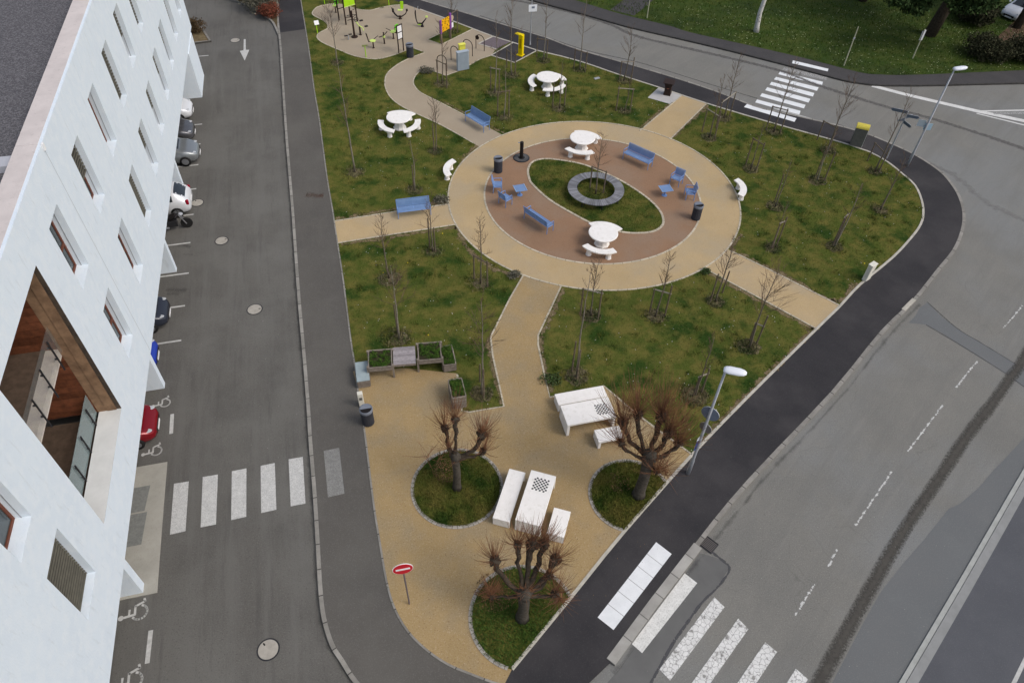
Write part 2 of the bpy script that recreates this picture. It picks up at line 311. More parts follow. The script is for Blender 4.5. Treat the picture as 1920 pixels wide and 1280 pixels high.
def dup(root, loc, rz, label, group=None):
    r = root.copy(); col.objects.link(r); r.location = loc; r.rotation_euler = (0, 0, rz); r['label'] = label
    if group: r['group'] = group
    for ch in children(root):
        c = ch.copy(); col.objects.link(c); c.parent = r
        for g in children(ch):
            d = g.copy(); col.objects.link(d); d.parent = c
    return r
def smooth_line(pts, step=6, closed=False):
    P = [np.array(p, float) for p in pts]; n = len(P); out = []
    rngi = range(n if closed else n - 1)
    for i in rngi:
        p0 = P[(i - 1) % n] if (closed or i > 0) else P[i]; p1 = P[i]; p2 = P[(i + 1) % n]; p3 = P[(i + 2) % n] if (closed or i + 2 < n) else P[(i + 1) % n]
        for k in range(step):
            t = k / step; out.append(tuple(.5 * ((2 * p1) + (-p0 + p2) * t + (2 * p0 - 5 * p1 + 4 * p2 - p3) * t * t + (-p0 + 3 * p1 - 3 * p2 + p3) * t ** 3)))
    if not closed: out.append(tuple(P[-1]))
    return out
def sheet(name, poly, z, mat): return tag(MB().sheet(poly, z).build(name, mat), kind='structure')
def ribbon(name, pts, width, z, mat, h=0., closed=False, kind='structure', side=0., parent=None, jitter=0):
    """strip along a line; h > 0 gives it thickness; uv = metres along, 0..1 across"""
    P = [np.array(p, float) for p in pts]; n = len(P); L = []; Rr = []; acc = 0; U = []
    for i in range(n):
        a = P[(i - 1) % n] if (closed or i > 0) else P[i]; b = P[(i + 1) % n] if (closed or i < n - 1) else P[i]
        t = b - a; t = t / (np.linalg.norm(t) + 1e-9); nn = np.array([-t[1], t[0]])
        w_ = width * (1 + jitter * (random.random() - .5))
        L.append(P[i] + nn * (w_ / 2 + side)); Rr.append(P[i] - nn * (w_ / 2 - side)); U.append(acc)
        acc += np.linalg.norm(P[(i + 1) % n] - P[i])
    m = n + 1 if closed else n
    vs = []; uv = []
    zs = (z + h, z - .0) if h else (z,)
    for i in range(m):
        k = i % n; u = U[k] if i < n else acc
        vs += [(*L[k], zs[0]), (*Rr[k], zs[0])]; uv += [(u, 0), (u, 1)]
        if h: vs += [(*L[k], zs[1]), (*Rr[k], zs[1])]; uv += [(u, 0), (u, 1)]
    st = 4 if h else 2; fs = []
    for i in range(m - 1):
        a = i * st; b = (i + 1) * st
        fs.append((a + 1, b + 1, b, a))
        if h: fs.append((a, b, b + 2, a + 2)); fs.append((a + 3, b + 3, b + 1, a + 1))
    if h and not closed: fs.append((0, 2, 3, 1)); e = (m - 1) * st; fs.append((e + 1, e + 3, e + 2, e))
    me = bpy.data.meshes.new(name); me.from_pydata([tuple(map(float, v)) for v in vs], [], fs); me.update(); me.materials.append(mat)
    ul = me.uv_layers.new(name='UVMap'); li = np.empty(len(me.loops), int); me.loops.foreach_get('vertex_index', li)
    ul.data.foreach_set('uv', np.array(uv, float)[li].ravel())
    o = bpy.data.objects.new(name, me); col.objects.link(o)
    if parent: o.parent = parent
    elif kind: o['kind'] = kind
    return o
def clip(poly, a, b):
    """keep the part of poly to the left of a->b"""
    f = lambda p: (b[0] - a[0]) * (p[1] - a[1]) - (b[1] - a[1]) * (p[0] - a[0]); out = []
    for i in range(len(poly)):
        p, q = poly[i], poly[(i + 1) % len(poly)]; fp, fq = f(p), f(q)
        if fp >= 0: out.append(p)
        if (fp >= 0) != (fq >= 0):
            t = fp / (fp - fq); out.append((p[0] + (q[0] - p[0]) * t, p[1] + (q[1] - p[1]) * t))
    return out
def inpoly(X, Y, poly):
    ins = np.zeros(len(X), bool); n = len(poly)
    for i in range(n):
        x1, y1 = poly[i]; x2, y2 = poly[(i + 1) % n]
        if y1 == y2: continue
        c = ((y1 > Y) != (y2 > Y)) & (X < (x2 - x1) * (Y - y1) / (y2 - y1) + x1); ins ^= c
    return ins

# ================================================================== GROUND
tag(MB().sheet([(-600, -600), (600, -600), (600, 600), (-600, 600)], -.06).build('ground', grass2_m), kind='structure')
sheet('road', [(-50, -40), (90, -40), (90, 75), (20, 100), (-50, 110)], 0.0, asphalt_r)

west_px = [(556, -60), (564, 0), (578, 85), (589, 167), (598.6, 223), (613, 331), (623, 390), (627, 416), (633, 456), (644, 528), (657, 632), (664.5, 679), (671, 730), (682, 795), (700, 940), (712, 1015), (725, 1090), (740, 1140), (765, 1183), (800, 1218), (840, 1245), (880, 1262), (920, 1277), (945, 1284)]
east_px = [(960, 1254), (1070, 1120), (1168, 999), (1297, 853), (1397, 749), (1533, 614.5), (1574.7, 574), (1612, 534), (1674, 482.5), (1709, 445), (1726, 421), (1731, 400), (1728, 376), (1715.6, 348), (1691.6, 326), (1664, 304), (1633, 286.6), (1609, 278), (1581.6, 268.7), (1492, 243.6), (1420, 223), (1324, 194), (1234, 164), (1159, 140), (1098, 119), (1052, 106), (1010.6, 96), (962.5, 80.5), (925, 69), (887, 54.7), (843, 38), (763.6, 9.7), (730, -2), (640, -32), (556, -60)]
west = smooth_line(PW(west_px), 3); east = smooth_line(PW(east_px), 3)
kerbL_px = [(500, -40), (519, 0), (520.5, 37), (523, 62), (526, 94), (529, 141), (532, 187), (535.5, 240), (539, 285), (547.5, 386), (552, 450), (560, 560), (568, 650), (577, 760), (581, 825), (589, 924), (595, 1021), (600, 1107), (607, 1161), (621.6, 1208), (640, 1238), (668, 1280), (720, 1330), (800, 1372), (900, 1390), (1000, 1372), (1062, 1325), (1104, 1279)]
kerbR_px = [(1145, 1240), (1307, 1022), (1424, 882), (1408, 899), (1563, 735), (1655, 622), (1712, 566), (1760, 506), (1789, 470), (1804, 435), (1808, 402), (1800, 370), (1785, 345), (1762, 320), (1716, 290), (1664, 266), (1623, 250), (1567, 234), (1519, 223), (1460, 210), (1415, 199), (1342, 171), (1260, 144), (1168, 117), (1076, 90), (1026, 71), (980, 57), (934, 43), (862, 21), (850, 18), (790, 0), (650, -45), (500, -95)]
kerbR_px = [p for p in kerbR_px if p != (1424, 882)]
kerbL = smooth_line(PW(kerbL_px), 3); kerbR = smooth_line(PW(kerbR_px), 3)
island = kerbL + kerbR
tag(MB().prism(island, 0.002, PZ).build('pavement', asphalt_n), kind='structure')
# left footway (older grey asphalt)
c3a = crop(340, 0, 5.332)
lw = smooth_line(PW(kerbL_px[3:24]), 3)
wp = smooth_line(PW([(572, 55)] + west_px[2:]), 3)
sheet('footway', lw + list(reversed(wp)), PZ + .004, asphalt_w)
ribbon('kerb', smooth_line(PW(kerbL_px[:24]), 4), .15, .0, kerb_m, h=PZ + .008, side=.02)
ribbon('kerb', kerbR, .17, .0, kerb_m, h=PZ + .010, side=.02)
# pale dropped kerb at the crossing
c7 = crop(1100, 880, 2.3415)
ribbon('kerb', PW([c7(105, 843), c7(290, 590), c7(488, 333)]), .34, .0, kerbl_m, h=PZ + .016)
ribbon('kerb', PW([(1694, 581), (1714, 561)]), .2, .0, stone_m, h=PZ + .02)
# driveway sheet over the road on the building side
sheet('driveway', [(-60, -38)] + [(p[0], p[1]) for p in PW([(1062, 1330), (1000, 1378), (900, 1396), (800, 1378), (720, 1336)], 0)] + [(p[0], p[1]) for p in smooth_line(PW(list(reversed(kerbL_px[:22])), 0), 3)] + [(-30, 75), (-60, 75)], .004, asphalt_d)

# far side: pavement, lawn and path
farkerb_px = [(700, -85), (900, -28), (997.5, 0), (1094, 26), (1164, 46), (1200, 55), (1331, 85), (1470, 120), (1575, 148), (1612, 155), (1650, 159), (1725, 159.5), (1830, 157), (1920, 155), (2100, 150), (2400, 140)]
fargrass_px = [(700, -125), (940, -38), (1076, 0), (1144, 21), (1190, 33), (1260, 50), (1294, 61), (1425, 90), (1519, 112), (1612, 136), (1650, 140), (1687, 141), (1760, 139), (1920, 132), (2100, 126), (2400, 112)]
fk = smooth_line(PW(farkerb_px), 3); fg = smooth_line(PW(fargrass_px), 3)
far_tail = [(260, 80), (260, 260), (-160, 260), (-160, 120)]
tag(MB().prism(fk + far_tail, .002, PZ).build('pavement', asphalt_far), kind='structure')
sheet('far_lawn', fg + [(259, 85), (259, 259), (-159, 259), (-159, 125)], PZ + .004, grass2_m)
ribbon('kerb', fk, .14, 0, M('dark_kerb', (.045, .043, .042), .9, (.07, .068, .064), 5, 4), h=PZ + .008)
sheet('path', PW([(1144, 19), (1232, -45), (1262, -30), (1189, 30)]), PZ + .009, asphalt_far)
# car park corner on the right
cp_px = [(1690, 1316), (1816, 1098), (1925, 905), (2100, 600)]
cpw = PW(cp_px)
tag(MB().prism([cpw[0], (70, 0), (80, 40), cpw[-1], cpw[2], cpw[1]], .002, .045).build('car_park', asphalt_cp), kind='structure')
ribbon('kerb', cpw, .29, 0, M('smooth_kerb', (.285, .29, .285), .85, (.24, .245, .24), 2, 5), h=.058)
ribbon('kerb', [(p[0] - .245 * .86, p[1] + .245 * .5) for p in cpw], .16, 0, M('gutter_stone', (.40, .41, .39), .85, (.33, .34, .32), 3, 5), h=.040)
ribbon('bay_line', PW([(1897, 1290), (1925, 1232), (1960, 1150)]), .12, .052, thin_m)

# park surfaces -----------------------------------------------------
park = west + east[:-1]
sheet('lawn', park, PZ + .008, grass_m)
plaza_px = [(662, 696), (671, 730)] + west_px[13:] + [(960, 1254), (1070, 1120), (1168, 999), (1297, 853), (1208, 787), (1132, 724), (1031, 745), (1019.5, 697), (1009, 646.5), (1009, 629), (1030, 584), (1054, 534), (1030, 500), (990, 500), (981, 517), (956, 560), (932, 608), (920, 632), (924, 667), (932, 703), (945, 762), (880, 773), (866, 772), (856, 700), (760, 690)]
sheet('plaza', PW(plaza_px), PZ + .012, sand)
sheet('path', PW([(627, 415), (741, 397), (845, 382), (862, 400), (862, 421), (633, 456.5)]), PZ + .012, sand2)
sheet('path', PW([(1199, 246), (1279, 179), (1326, 193.5), (1256, 263), (1220, 262)]), PZ + .012, sand2)
sheet('path', PW([(1300, 500), (1320, 503), (1530, 616), (1574, 573), (1440.6, 505), (1368.5, 470), (1350, 455)]), PZ + .012, sand2)
nwL = smooth_line([(915, 286), (899, 276), (860, 253), (821, 232), (786, 216), (755, 201), (733, 184), (723, 165), (722, 150), (728, 136), (748, 120), (772.5, 108), (797, 99)], 3)
blob_px = smooth_line([(775, 91), (757, 97), (737, 104.5), (705, 111.6), (666, 106), (640, 96), (622, 88.5), (604, 80), (595, 72), (596, 65), (603, 60), (614, 54), (614, 46), (606, 39), (590, 31), (585.5, 25), (592, 16), (601, 12), (622, 8), (640, 9), (655, 13), (670, 18), (693, 20), (710.5, 16), (737, 10.6), (764, 9.9)], 3)
nwR = smooth_line([(836, 142.5), (817, 135.5), (795.5, 131), (782, 139), (775, 152), (778, 163), (790, 175), (826, 193), (872, 217), (884, 223), (943, 254), (950, 262)], 3)
sheet('fitness_ground', PW(nwL + blob_px + [(843, 38), (887, 54.7), (924, 69), (897, 83), (930, 92.5), (921, 104.6), (900, 111.6), (882, 122), (857.5, 134.6)] + nwR), PZ + .012, sand3)
sheet('lawn', PW(smooth_line([(801.5, 75), (823, 64.6), (836, 57), (848, 40), (862, 45.5), (886, 55), (856, 70), (828, 84)], 1, True)), PZ + .016, grass_m)
# circles
CX, CY = 4.37, 34.9
def ellp(cx, cy, a, b, rot, n=96): return [(cx + a * math.cos(t) * math.cos(rot) - b * math.sin(t) * math.sin(rot), cy + a * math.cos(t) * math.sin(rot) + b * math.sin(t) * math.cos(rot)) for t in [2 * PI * i / n for i in range(n)]]
outer = ellp(4.41, 34.91, 8.37, 8.03, R(-175)); mid = ellp(4.33, 34.89, 6.22, 6.03, R(-176))
cb = crop(840, 220, 3.4286)
inner = smooth_line(PW([cb(*p) for p in [(514, 345), (522, 395), (545, 435), (650, 530), (800, 620), (940, 690), (1110, 738), (1230, 746), (1320, 735), (1370, 705), (1384, 665), (1360, 600), (1280, 520), (1130, 420), (960, 340), (840, 298), (700, 275), (620, 270), (565, 280), (530, 303)]]), 4, True)
sheet('ring_path', outer, PZ + .016, sand2)
sheet('circle_paving', mid, PZ + .020, brown)
sheet('lawn', inner, PZ + .024, grass_m)
ribbon('edging', outer, .09, PZ, edge_m, h=.032, closed=True)
ribbon('edging', mid, .10, PZ, edge_m, h=.034, closed=True)
ribbon('edging', inner, .13, PZ, edge_m, h=.045, closed=True)
# grass circles round the pollards
def fit_circle(P):
    A = np.array([[2 * x, 2 * y, 1] for x, y in P]); b = np.array([x * x + y * y for x, y in P]); s = np.linalg.lstsq(A, b, rcond=None)[0]
    return s[0], s[1], math.sqrt(s[2] + s[0] ** 2 + s[1] ** 2)
c6 = crop(640, 640, 2.)
eastline = lambda a, b: (W(*b), W(*a))
discs = [(-1.955, 15.24, 1.75, None), (*fit_circle(PW([c6(*p) for p in [(955, 490), (940, 540), (940, 600), (960, 650), (1000, 685), (1053, 704)]])), ((1168, 999), (1297, 853))),
         (*fit_circle(PW([c6(*p) for p in [(590, 860), (530, 915), (495, 985), (485, 1060), (500, 1130), (560, 1190), (630, 1225)]])), ((960, 1254), (1168, 999)))]
print('discs', discs)
disc_polys = []
for x, y, r, ln in discs:
    p = ellp(x, y, r, r, 0, 72)
    if ln:
        a, b = W(*ln[0]), W(*ln[1]); p2 = clip(p, a, b); d0 = np.array(b) - np.array(a); nn = np.array([-d0[1], d0[0]]) / np.linalg.norm(d0)
        arc = [q for q in p if (np.array(q) - np.array(a)) @ nn > .03]
        k = max(range(len(arc)), key=lambda i: np.hypot(*(np.array(arc[i]) - np.array(arc[i - 1])))); arc = arc[k:] + arc[:k]
        ribbon('edging', arc, .13, PZ, sett_m, h=.035)
        p = p2
    else: ribbon('edging', p, .13, PZ, sett_m, h=.035, closed=True)
    sheet('lawn', p, PZ + .020, grass_m); disc_polys.append(p)
# path edgings
for px_ in ([(633, 456), (741, 439), (857, 421)], [(627, 415), (741, 397), (842, 383)], [(1052, 537), (1030, 584), (1009, 629), (1009, 646.5), (1019.5, 697), (1031, 745), (1132, 724), (1208, 787), (1297, 852)],
            [(981, 517), (956, 560), (932, 608), (920, 632), (924, 667), (932, 703), (945, 762), (880, 773), (866, 770), (857, 702)], [(1320, 503), (1530, 616)], [(1368.5, 470), (1440.6, 505), (1574, 573)],
            [(1199, 246), (1279, 179)], [(1256, 262), (1326, 193.5)], nwL[4:], blob_px, [(843, 38), (823, 64.6), (801.5, 75), (828, 84), (887, 54.7)], nwR[:-5], [(921, 104.6), (900, 111.6), (882, 122), (857.5, 134.6), (836, 142.5)], [(797, 99), (775, 91)]):
    ribbon('edging', PW(px_), .08, PZ, edge_m, h=.030)
ribbon('edging', west, .07, PZ, kerb_m, h=.025)
ribbon('edging', [p for p in east if p[1] < 60], .12, PZ, stone_m, h=.03)
# concrete pad, repair pad, gridded pad
c5 = crop(840, 0, 4.571); c6b = crop(1200, 0, 2.667)
sheet('concrete_pad', PW([c6b(38, 490), c6b(95, 437), c6b(212, 480), c6b(150, 522)]), PZ + .018, M('pale_pad', (.47, .46, .45), .85, (.42, .41, .40), 2, 5))
sheet('paved_pad', PW([(921, 104.6), (962, 80.6), (1006.7, 95.5), (965, 118)]), PZ + .018, asphalt_n)
grid_m = M('mauve_grid', (.17, .14, .15), .9, (.13, .11, .12), 8, 5)
sheet('paved_pad', PW([(897, 82.7), (924, 69.3), (957, 79.5), (931, 93)]), PZ + .018, grid_m)
for q in ([(921, 104.6), (962, 80.6)], [(1006.7, 95.5), (965, 118), (921, 104.6)], [(897, 82.7), (924, 69.3)], [(897, 82.7), (931, 93)]): ribbon('edging', PW(q), .10, PZ, stone_m, h=.035)
# bare earth along lawn edges
for px_, wd in (([(857, 424), (880, 470), (930, 505), (981, 520)], .5), ([(981, 522), (956, 566), (932, 614), (917, 640), (921, 672), (930, 710), (942, 758)], .45), ([(1056, 541), (1034, 590), (1014, 632), (1014, 650), (1024, 700), (1036, 735)], .45),
                ([(1525, 617), (1440, 572), (1325, 510)], .5), ([(1568, 570), (1440, 501), (1372, 468), (1392, 440)], .55), ([(1535, 606), (1480, 662), (1390, 750), (1302, 842)], .4), ([(1200, 240), (1240, 208), (1268, 184)], .4), ([(1258, 258), (1300, 220), (1326, 197)], .6), ([(1258, 264), (1300, 284), (1340, 315)], .5),
                ([(900, 272), (845, 241), (780, 208)], .35), ([(945, 250), (880, 217), (830, 190)], .35), ([(840, 380), (741, 392), (630, 411)], .45), ([(855, 426), (741, 443), (640, 459)], .4), ([(1608, 531), (1575, 566), (1560, 560)], .5), ([(905, 268), (880, 285), (858, 320)], .5)):
    ribbon('bare_earth', smooth_line(PW(px_), 4), wd, PZ + .011, soil_m, kind='stuff', jitter=.5)

# ================================================================== MARKINGS
def quadW(pts, z, name='crossing_bar', mat=paint_m): return sheet(name, PW(pts, z), z, mat)
c3b = crop(0, 820, 2.783)
ZR = .008
for q in ([(908, 240), (985, 228), (968, 487), (887, 506)], [(1058, 205), (1137, 192), (1127, 452), (1047, 468)], [(1210, 175), (1286, 160), (1285, 412), (1206, 430)], [(1360, 147), (1434, 132), (1442, 375), (1363, 393)], [(1506, 113), (1580, 100), (1594, 343), (1517, 358)]):
    quadW([c3b(*p) for p in reversed(q)], ZR, mat=paints_m)
sheet('crossing_bar', PW([(607, 845), (636, 839), (646, 925), (615, 932)][::-1]), PZ + .009, paintg_m)
sheet('crossing_bar', PW([c7(305, 318), c7(373, 370), c7(118, 703), c7(48, 648)]), PZ + .006, paintw_m)
qa = PW([c7(305, 318), c7(373, 370), c7(118, 703), c7(48, 648)])
for t in (1 / 6, 2 / 6, 3 / 6, 4 / 6, 5 / 6):
    a = [qa[0][i] + (qa[3][i] - qa[0][i]) * t for i in (0, 1)]; b = [qa[1][i] + (qa[2][i] - qa[1][i]) * t for i in (0, 1)]
    ribbon('slab_joint', [a, b], .02, PZ + .009, M('joint_dark', (.3, .3, .3), .9))
sheet('crossing_bar', PW([c7(430, 455), c7(485, 498), c7(243, 805), c7(198, 765)], 0), .014, speckle(speckle(M('bright_paint', (.74, .74, .71), .7, (.60, .60, .57), 3, 6), 9, .54, .70, (.50, .50, .47), .6), 26, .54, .66, (.36, .355, .33), .7))
e0 = np.array(W(*c7(485, 498), 0)); e1 = np.array(W(*c7(243, 805), 0)); dv = (e1 - e0); 
for a, b in ((c7(560, 560), c7(600, 598)), (c7(665, 653), c7(713, 703)), (c7(783, 757), c7(848, 810)), (c7(918, 873), c7(982, 928)), (c7(1050, 985), c7(1115, 1040))):
    A = np.array(W(*a, 0)); Bb = np.array(W(*b, 0)); k = .46 / np.linalg.norm(Bb - A); Bb = A + (Bb - A) * k
    sheet('crossing_bar', [tuple(A), tuple(Bb), tuple(Bb + dv), tuple(A + dv)], .010, paintc_m)
mats = [paintw_m, faint_m] + [paintw_m] * 7
for k, q in enumerate(([(765, 303), (943, 345), (938, 358), (760, 317)], [(720, 337), (940, 385), (930, 402), (712, 350)], [(700, 358), (915, 410), (910, 428), (692, 372)], [(680, 385), (893, 438), (885, 455), (670, 398)], [(658, 410), (872, 466), (865, 484), (648, 424)],
          [(636, 437), (852, 495), (843, 514), (626, 452)], [(610, 467), (828, 525), (820, 543), (600, 482)], [(585, 498), (803, 555), (797, 574), (576, 513)], [(535, 520), (783, 592), (772, 610), (520, 536)])):
    z = PZ + .008 if k in (0, 8) else .006
    sheet('crossing_bar', PW([c6b(*p) for p in reversed(q)], z), z, mats[k])
ribbon('road_line', PW([(1635, 161), (1700, 178), (1829, 208), (1925, 228)], 0), .42, .008, paint_m)
ribbon('road_line', PW([(1831, 213), (1925, 236)], 0), .14, .008, paint_m)
ribbon('road_line', PW([(1829, 209), (1925, 207)], 0), .16, .012, paint_m)
ribbon('road_line', PW([(1862, 213), (1925, 212)], 0), .3, .010, faint_m)
for a, b in (((1917, 573), (1882, 615)), ((1832, 677), (1792, 726)), ((1768, 759), (1702, 846)), ((1672, 884), (1604, 985)), ((1570, 1030), (1552, 1062)), ((1527, 1094), (1491, 1153))):
    ribbon('centre_dash', PW([a, ((a[0] + b[0]) / 2, (a[1] + b[1]) / 2), b], 0), .13, .008, paintd_m)
ribbon('kerb_line', PW([(1452, 204), (1500, 217), (1545, 230), (1590, 241)], 0), .12, .008, thin_m)
sheet('asphalt_patch', PW([(1540, 1300), (1560, 1280), (1617, 1170), (1651, 1110), (1690, 1060), (1732, 1012), (1779, 953), (1800, 944), (1835, 914), (1864, 880), (1882, 862), (1925, 815), (2000, 740), (2100, 600), (1925, 893), (1816, 1086), (1690, 1305)][::-1], 0), .004, asphalt_b)
c1r = crop(1520, 480, 3.0475)
sheet('asphalt_patch', PW([c1r(*p) for p in [(665, 265), (740, 340), (830, 410), (960, 490), (1100, 575), (1240, 660), (1400, 740), (1400, 850), (1219, 745), (1100, 660), (860, 510), (750, 440), (660, 392), (560, 382), (600, 340), (620, 300)]][::-1], 0), .004, asphalt_b)
for q in ([(665, 262), (830, 408), (960, 488), (1100, 573), (1240, 660)], [(660, 393), (860, 511), (1100, 662), (1219, 747)]): ribbon('sealed_joint', smooth_line(PW([c1r(*p) for p in q], 0), 4), .05, .006, crackline_m, jitter=.6)
ribbon('tar_streak', smooth_line(PW([(1980, 560), (1920, 672), (1893, 710), (1864, 752), (1815, 815), (1763, 893), (1689, 1004), (1604, 1153), (1545, 1262), (1520, 1310)], 0), 6), .54, .009, streak_m, jitter=.12)
ribbon('tyre_track', smooth_line(PW([(900, -10), (997, 7), (1080, 26), (1146, 47), (1200, 70), (1350, 105), (1462, 133), (1537, 161), (1650, 197), (1762, 227), (1925, 281), (2050, 330)], 0), 6), .55, .007, streak2_m, jitter=.2)
ribbon('tyre_track', smooth_line(PW([(900, 30), (1000, 62), (1100, 95), (1200, 118), (1330, 158), (1420, 185)], 0), 6), .18, .007, streak2_m, jitter=.3)
ribbon('sealed_joint', smooth_line(PW([(1335, 1035), (1352, 1048), (1368, 1064), (1358, 1085), (1338, 1108), (1315, 1130), (1290, 1165), (1262, 1205), (1230, 1262), (1215, 1290)], 0), 4), .09, .007, crackline_m, jitter=.7)
sheet('asphalt_patch', PW([(1312, 1036), (1352, 1048), (1368, 1064), (1338, 1108), (1290, 1165), (1262, 1205), (1215, 1290), (1120, 1300), (1160, 1255)][::-1], 0), .004, M('greyer_patch', (.15, .15, .145), .9, (.125, .125, .122), .8, 5, .4, 80))
ribbon('gutter_stain', [(p[0] - .14, p[1]) for p in smooth_line(PW(kerbL_px[3:22], 0), 3)], .28, .010, stain_m, jitter=.6)
ribbon('gutter_stain', smooth_line(PW([(1150, 1262), (1318, 1040), (1440, 890), (1580, 740), (1665, 632), (1725, 570)], 0), 4), .4, .006, stain_m, jitter=.5)
ribbon('tyre_track', smooth_line(PW([(1925, 415), (1850, 380), (1790, 330), (1700, 290), (1600, 262)], 0), 4), .9, .006, M('pale_track', (.24, .235, .225), .9), jitter=.3)
alpha_noise(bpy.data.materials['pale_track'], 2, .2, .9, 1.0)
for (x, y, sx, sy) in ((345, 462, .35, .3), (352, 478, .25, .2), (330, 545, .5, .4), (324, 552, .3, .3)):
    q = W(x, y, 0); P_ = ellp(q[0], q[1], sx, sy, 0, 20)
    ribbon('oil_stain', [(q[0] - sx, q[1]), (q[0], q[1] + .05), (q[0] + sx, q[1])], sy * 2, .006, stain_m)
q = W(590, 367); ribbon('rust_stain', [(q[0] - .5, q[1]), (q[0] + .5, q[1])], 1.0, PZ + .006, M('rust_stain_m', (.11, .07, .055), .9)); alpha_noise(bpy.data.materials['rust_stain_m'], 3, .2, .8, 1.1)
# arrow on the driveway
ar = [c3a(625, 395), c3a(643, 395), c3a(645, 502), c3a(680, 500), c3a(634, 608), c3a(585, 512), c3a(622, 506)]
sheet('arrow_marking', PW(ar, 0), ZR, thin_m)
# bay lines
for (x, y) in [(391, 104.5), (379, 233), (376, 270), (372, 309), (368, 354), (357, 455), (354, 512), (347, 573), (340, 638)]:
    o_ = np.array(W(x, y, 0)); i_ = o_ - np.array(FN) * (3.2 if y > 150 else 1.4); ribbon('bay_line', [tuple(i_), tuple(o_)], .10, ZR, thin_m)
o_ = np.array(W(363, 402, 0)); ribbon('bay_line', [tuple(o_ - np.array(FN) * 3.2), tuple(o_)], .10, ZR, thin_m)
for a, b in (((343 - 20, 776), (321, 813)), ((283, 1181), (276, 1243))): ribbon('bay_line', PW([a, b], 0), .15, ZR, thin_m)
def wheelchair(c, ang, s):
    """road symbol: head, back, seat, leg and wheel arc, drawn as flat strokes"""
    def T(p): return (c[0] + s * (p[0] * math.cos(ang) - p[1] * math.sin(ang)), c[1] + s * (p[0] * math.sin(ang) + p[1] * math.cos(ang)))
    mb = MB()
    mb.sheet([T((.02 + .11 * math.cos(t), .95 + .11 * math.sin(t))) for t in [2 * PI * i / 14 for i in range(14)]], ZR)
    def stroke(pts, wd, z):
        P = [np.array(p, float) for p in pts]
        for a, b in zip(P[:-1], P[1:]):
            t = (b - a) / np.linalg.norm(b - a); n = np.array([-t[1], t[0]]) * wd / 2; e = t * wd * .25
            mb.sheet([T(a + n - e), T(a - n - e), T(b - n + e), T(b + n + e)][::-1], z)
    stroke([(.02, .82), (.06, .42)], .10, ZR + .001); stroke([(.06, .42), (.42, .42), (.56, .06), (.68, .10)], .09, ZR + .002); stroke([(.06, .64), (.30, .64)], .08, ZR + .003)
    arc = [(.12 + .30 * math.cos(t), .24 + .30 * math.sin(t)) for t in [R(125 + i * 22) for i in range(11)]]
    stroke(arc, .09, ZR + .004)
    return tag(mb.build('wheelchair_marking', thin_m), kind='structure')
fa = math.atan2(FU[1], FU[0])
for (x, y, k_) in ((317, 757, .68), (301, 847, .70), (273, 1150, .84), (263, 1279, .88)): wheelchair(W(x, y, 0), fa, k_)
# concrete apron at the entrance
ap = PW([(314, 866), (304, 990), (295, 1111)], 0)
ic = [(p[0] - FN[0] * 4, p[1] - FN[1] * 4) for p in ap]
tag(MB().prism(ap + ic[::-1], .005, .03).build('concrete_apron', concrete_m), kind='structure')
for a, b in (((282, 909), (271, 957)), ((276, 959), (265, 1020))):
    p0 = np.array(W(*a, .03)); p1 = np.array(W(*b, .03)); q0 = p0 - np.array(FN) * 2.2; q1 = p1 - np.array(FN) * 2.2
    sheet('door_grating', [tuple(q0), tuple(q1), tuple(p1), tuple(p0)], .034, M('grating', (.23, .235, .22), .8, (.17, .175, .165), 12, 4))
# manhole covers and drains
def manhole(x, y, r, label, z=0.):
    q = W(x, y, z); t = thing('manhole_cover', label, 'manhole cover', (q[0], q[1], z + .004), random.random() * 3, 'round concrete manhole covers in the driveway')
    MB().lathe([(r + .05, 0), (r + .05, .006)], n=32).build('ring', steel_m, t)
    MB().lathe([(r, .006), (r, .012)], n=32).build('lid', M('lid_concrete', (.40, .375, .33), .9, (.32, .30, .265), 4, 5), t)
    MB().box((r * .72, .02, .0135), (.10, .05, .004)).build('keyhole', black_m, t)
manhole(441, 76, .33, 'pale round manhole cover beside the white painted arrow')
manhole(370, 380.5, .31, 'pale round manhole cover close to the parked white hatchback')
manhole(415.5, 451.5, .31, 'pale round manhole cover just out from the bays with dark oil stains')
manhole(477.5, 580, .33, 'pale round manhole cover alone in the middle of the driveway')
manhole(503, 1217, .33, 'largest looking round manhole cover below the zebra crossing on the driveway')
def drain(x, y, rz, label, sx=.55, sy=.4):
    q = W(x, y, 0); t = thing('drain_grate', label, 'drain', (q[0], q[1], .006), rz)
    mb = MB()
    for a in (-1, 1): mb.box((a * sx / 2, 0, .01), (.04, sy, .02)); mb.box((0, a * sy / 2, .01), (sx, .04, .02))
    mb.build('frame', steel_m, t); mb = MB()
    for i in range(7): mb.box((-sx / 2 + sx * (i + 1) / 8, 0, .014), (.034, sy - .02, .015))
    mb.build('bars', M('drain_iron', (.13, .12, .115), .7), t); MB().box((0, 0, .002), (sx - .03, sy - .03, .004)).build('pit', black_m, t)
drain(1329, 1021, math.atan2(*(np.array(W(1424, 882, 0)) - np.array(W(1307, 1022, 0)))[::-1]), 'black iron drain grate by the dropped kerb and zebra crossing', .5, .5)
drain(1582, 240, R(-35), 'dark iron drain grate in the gutter near the yellow topped box', .9, .35)

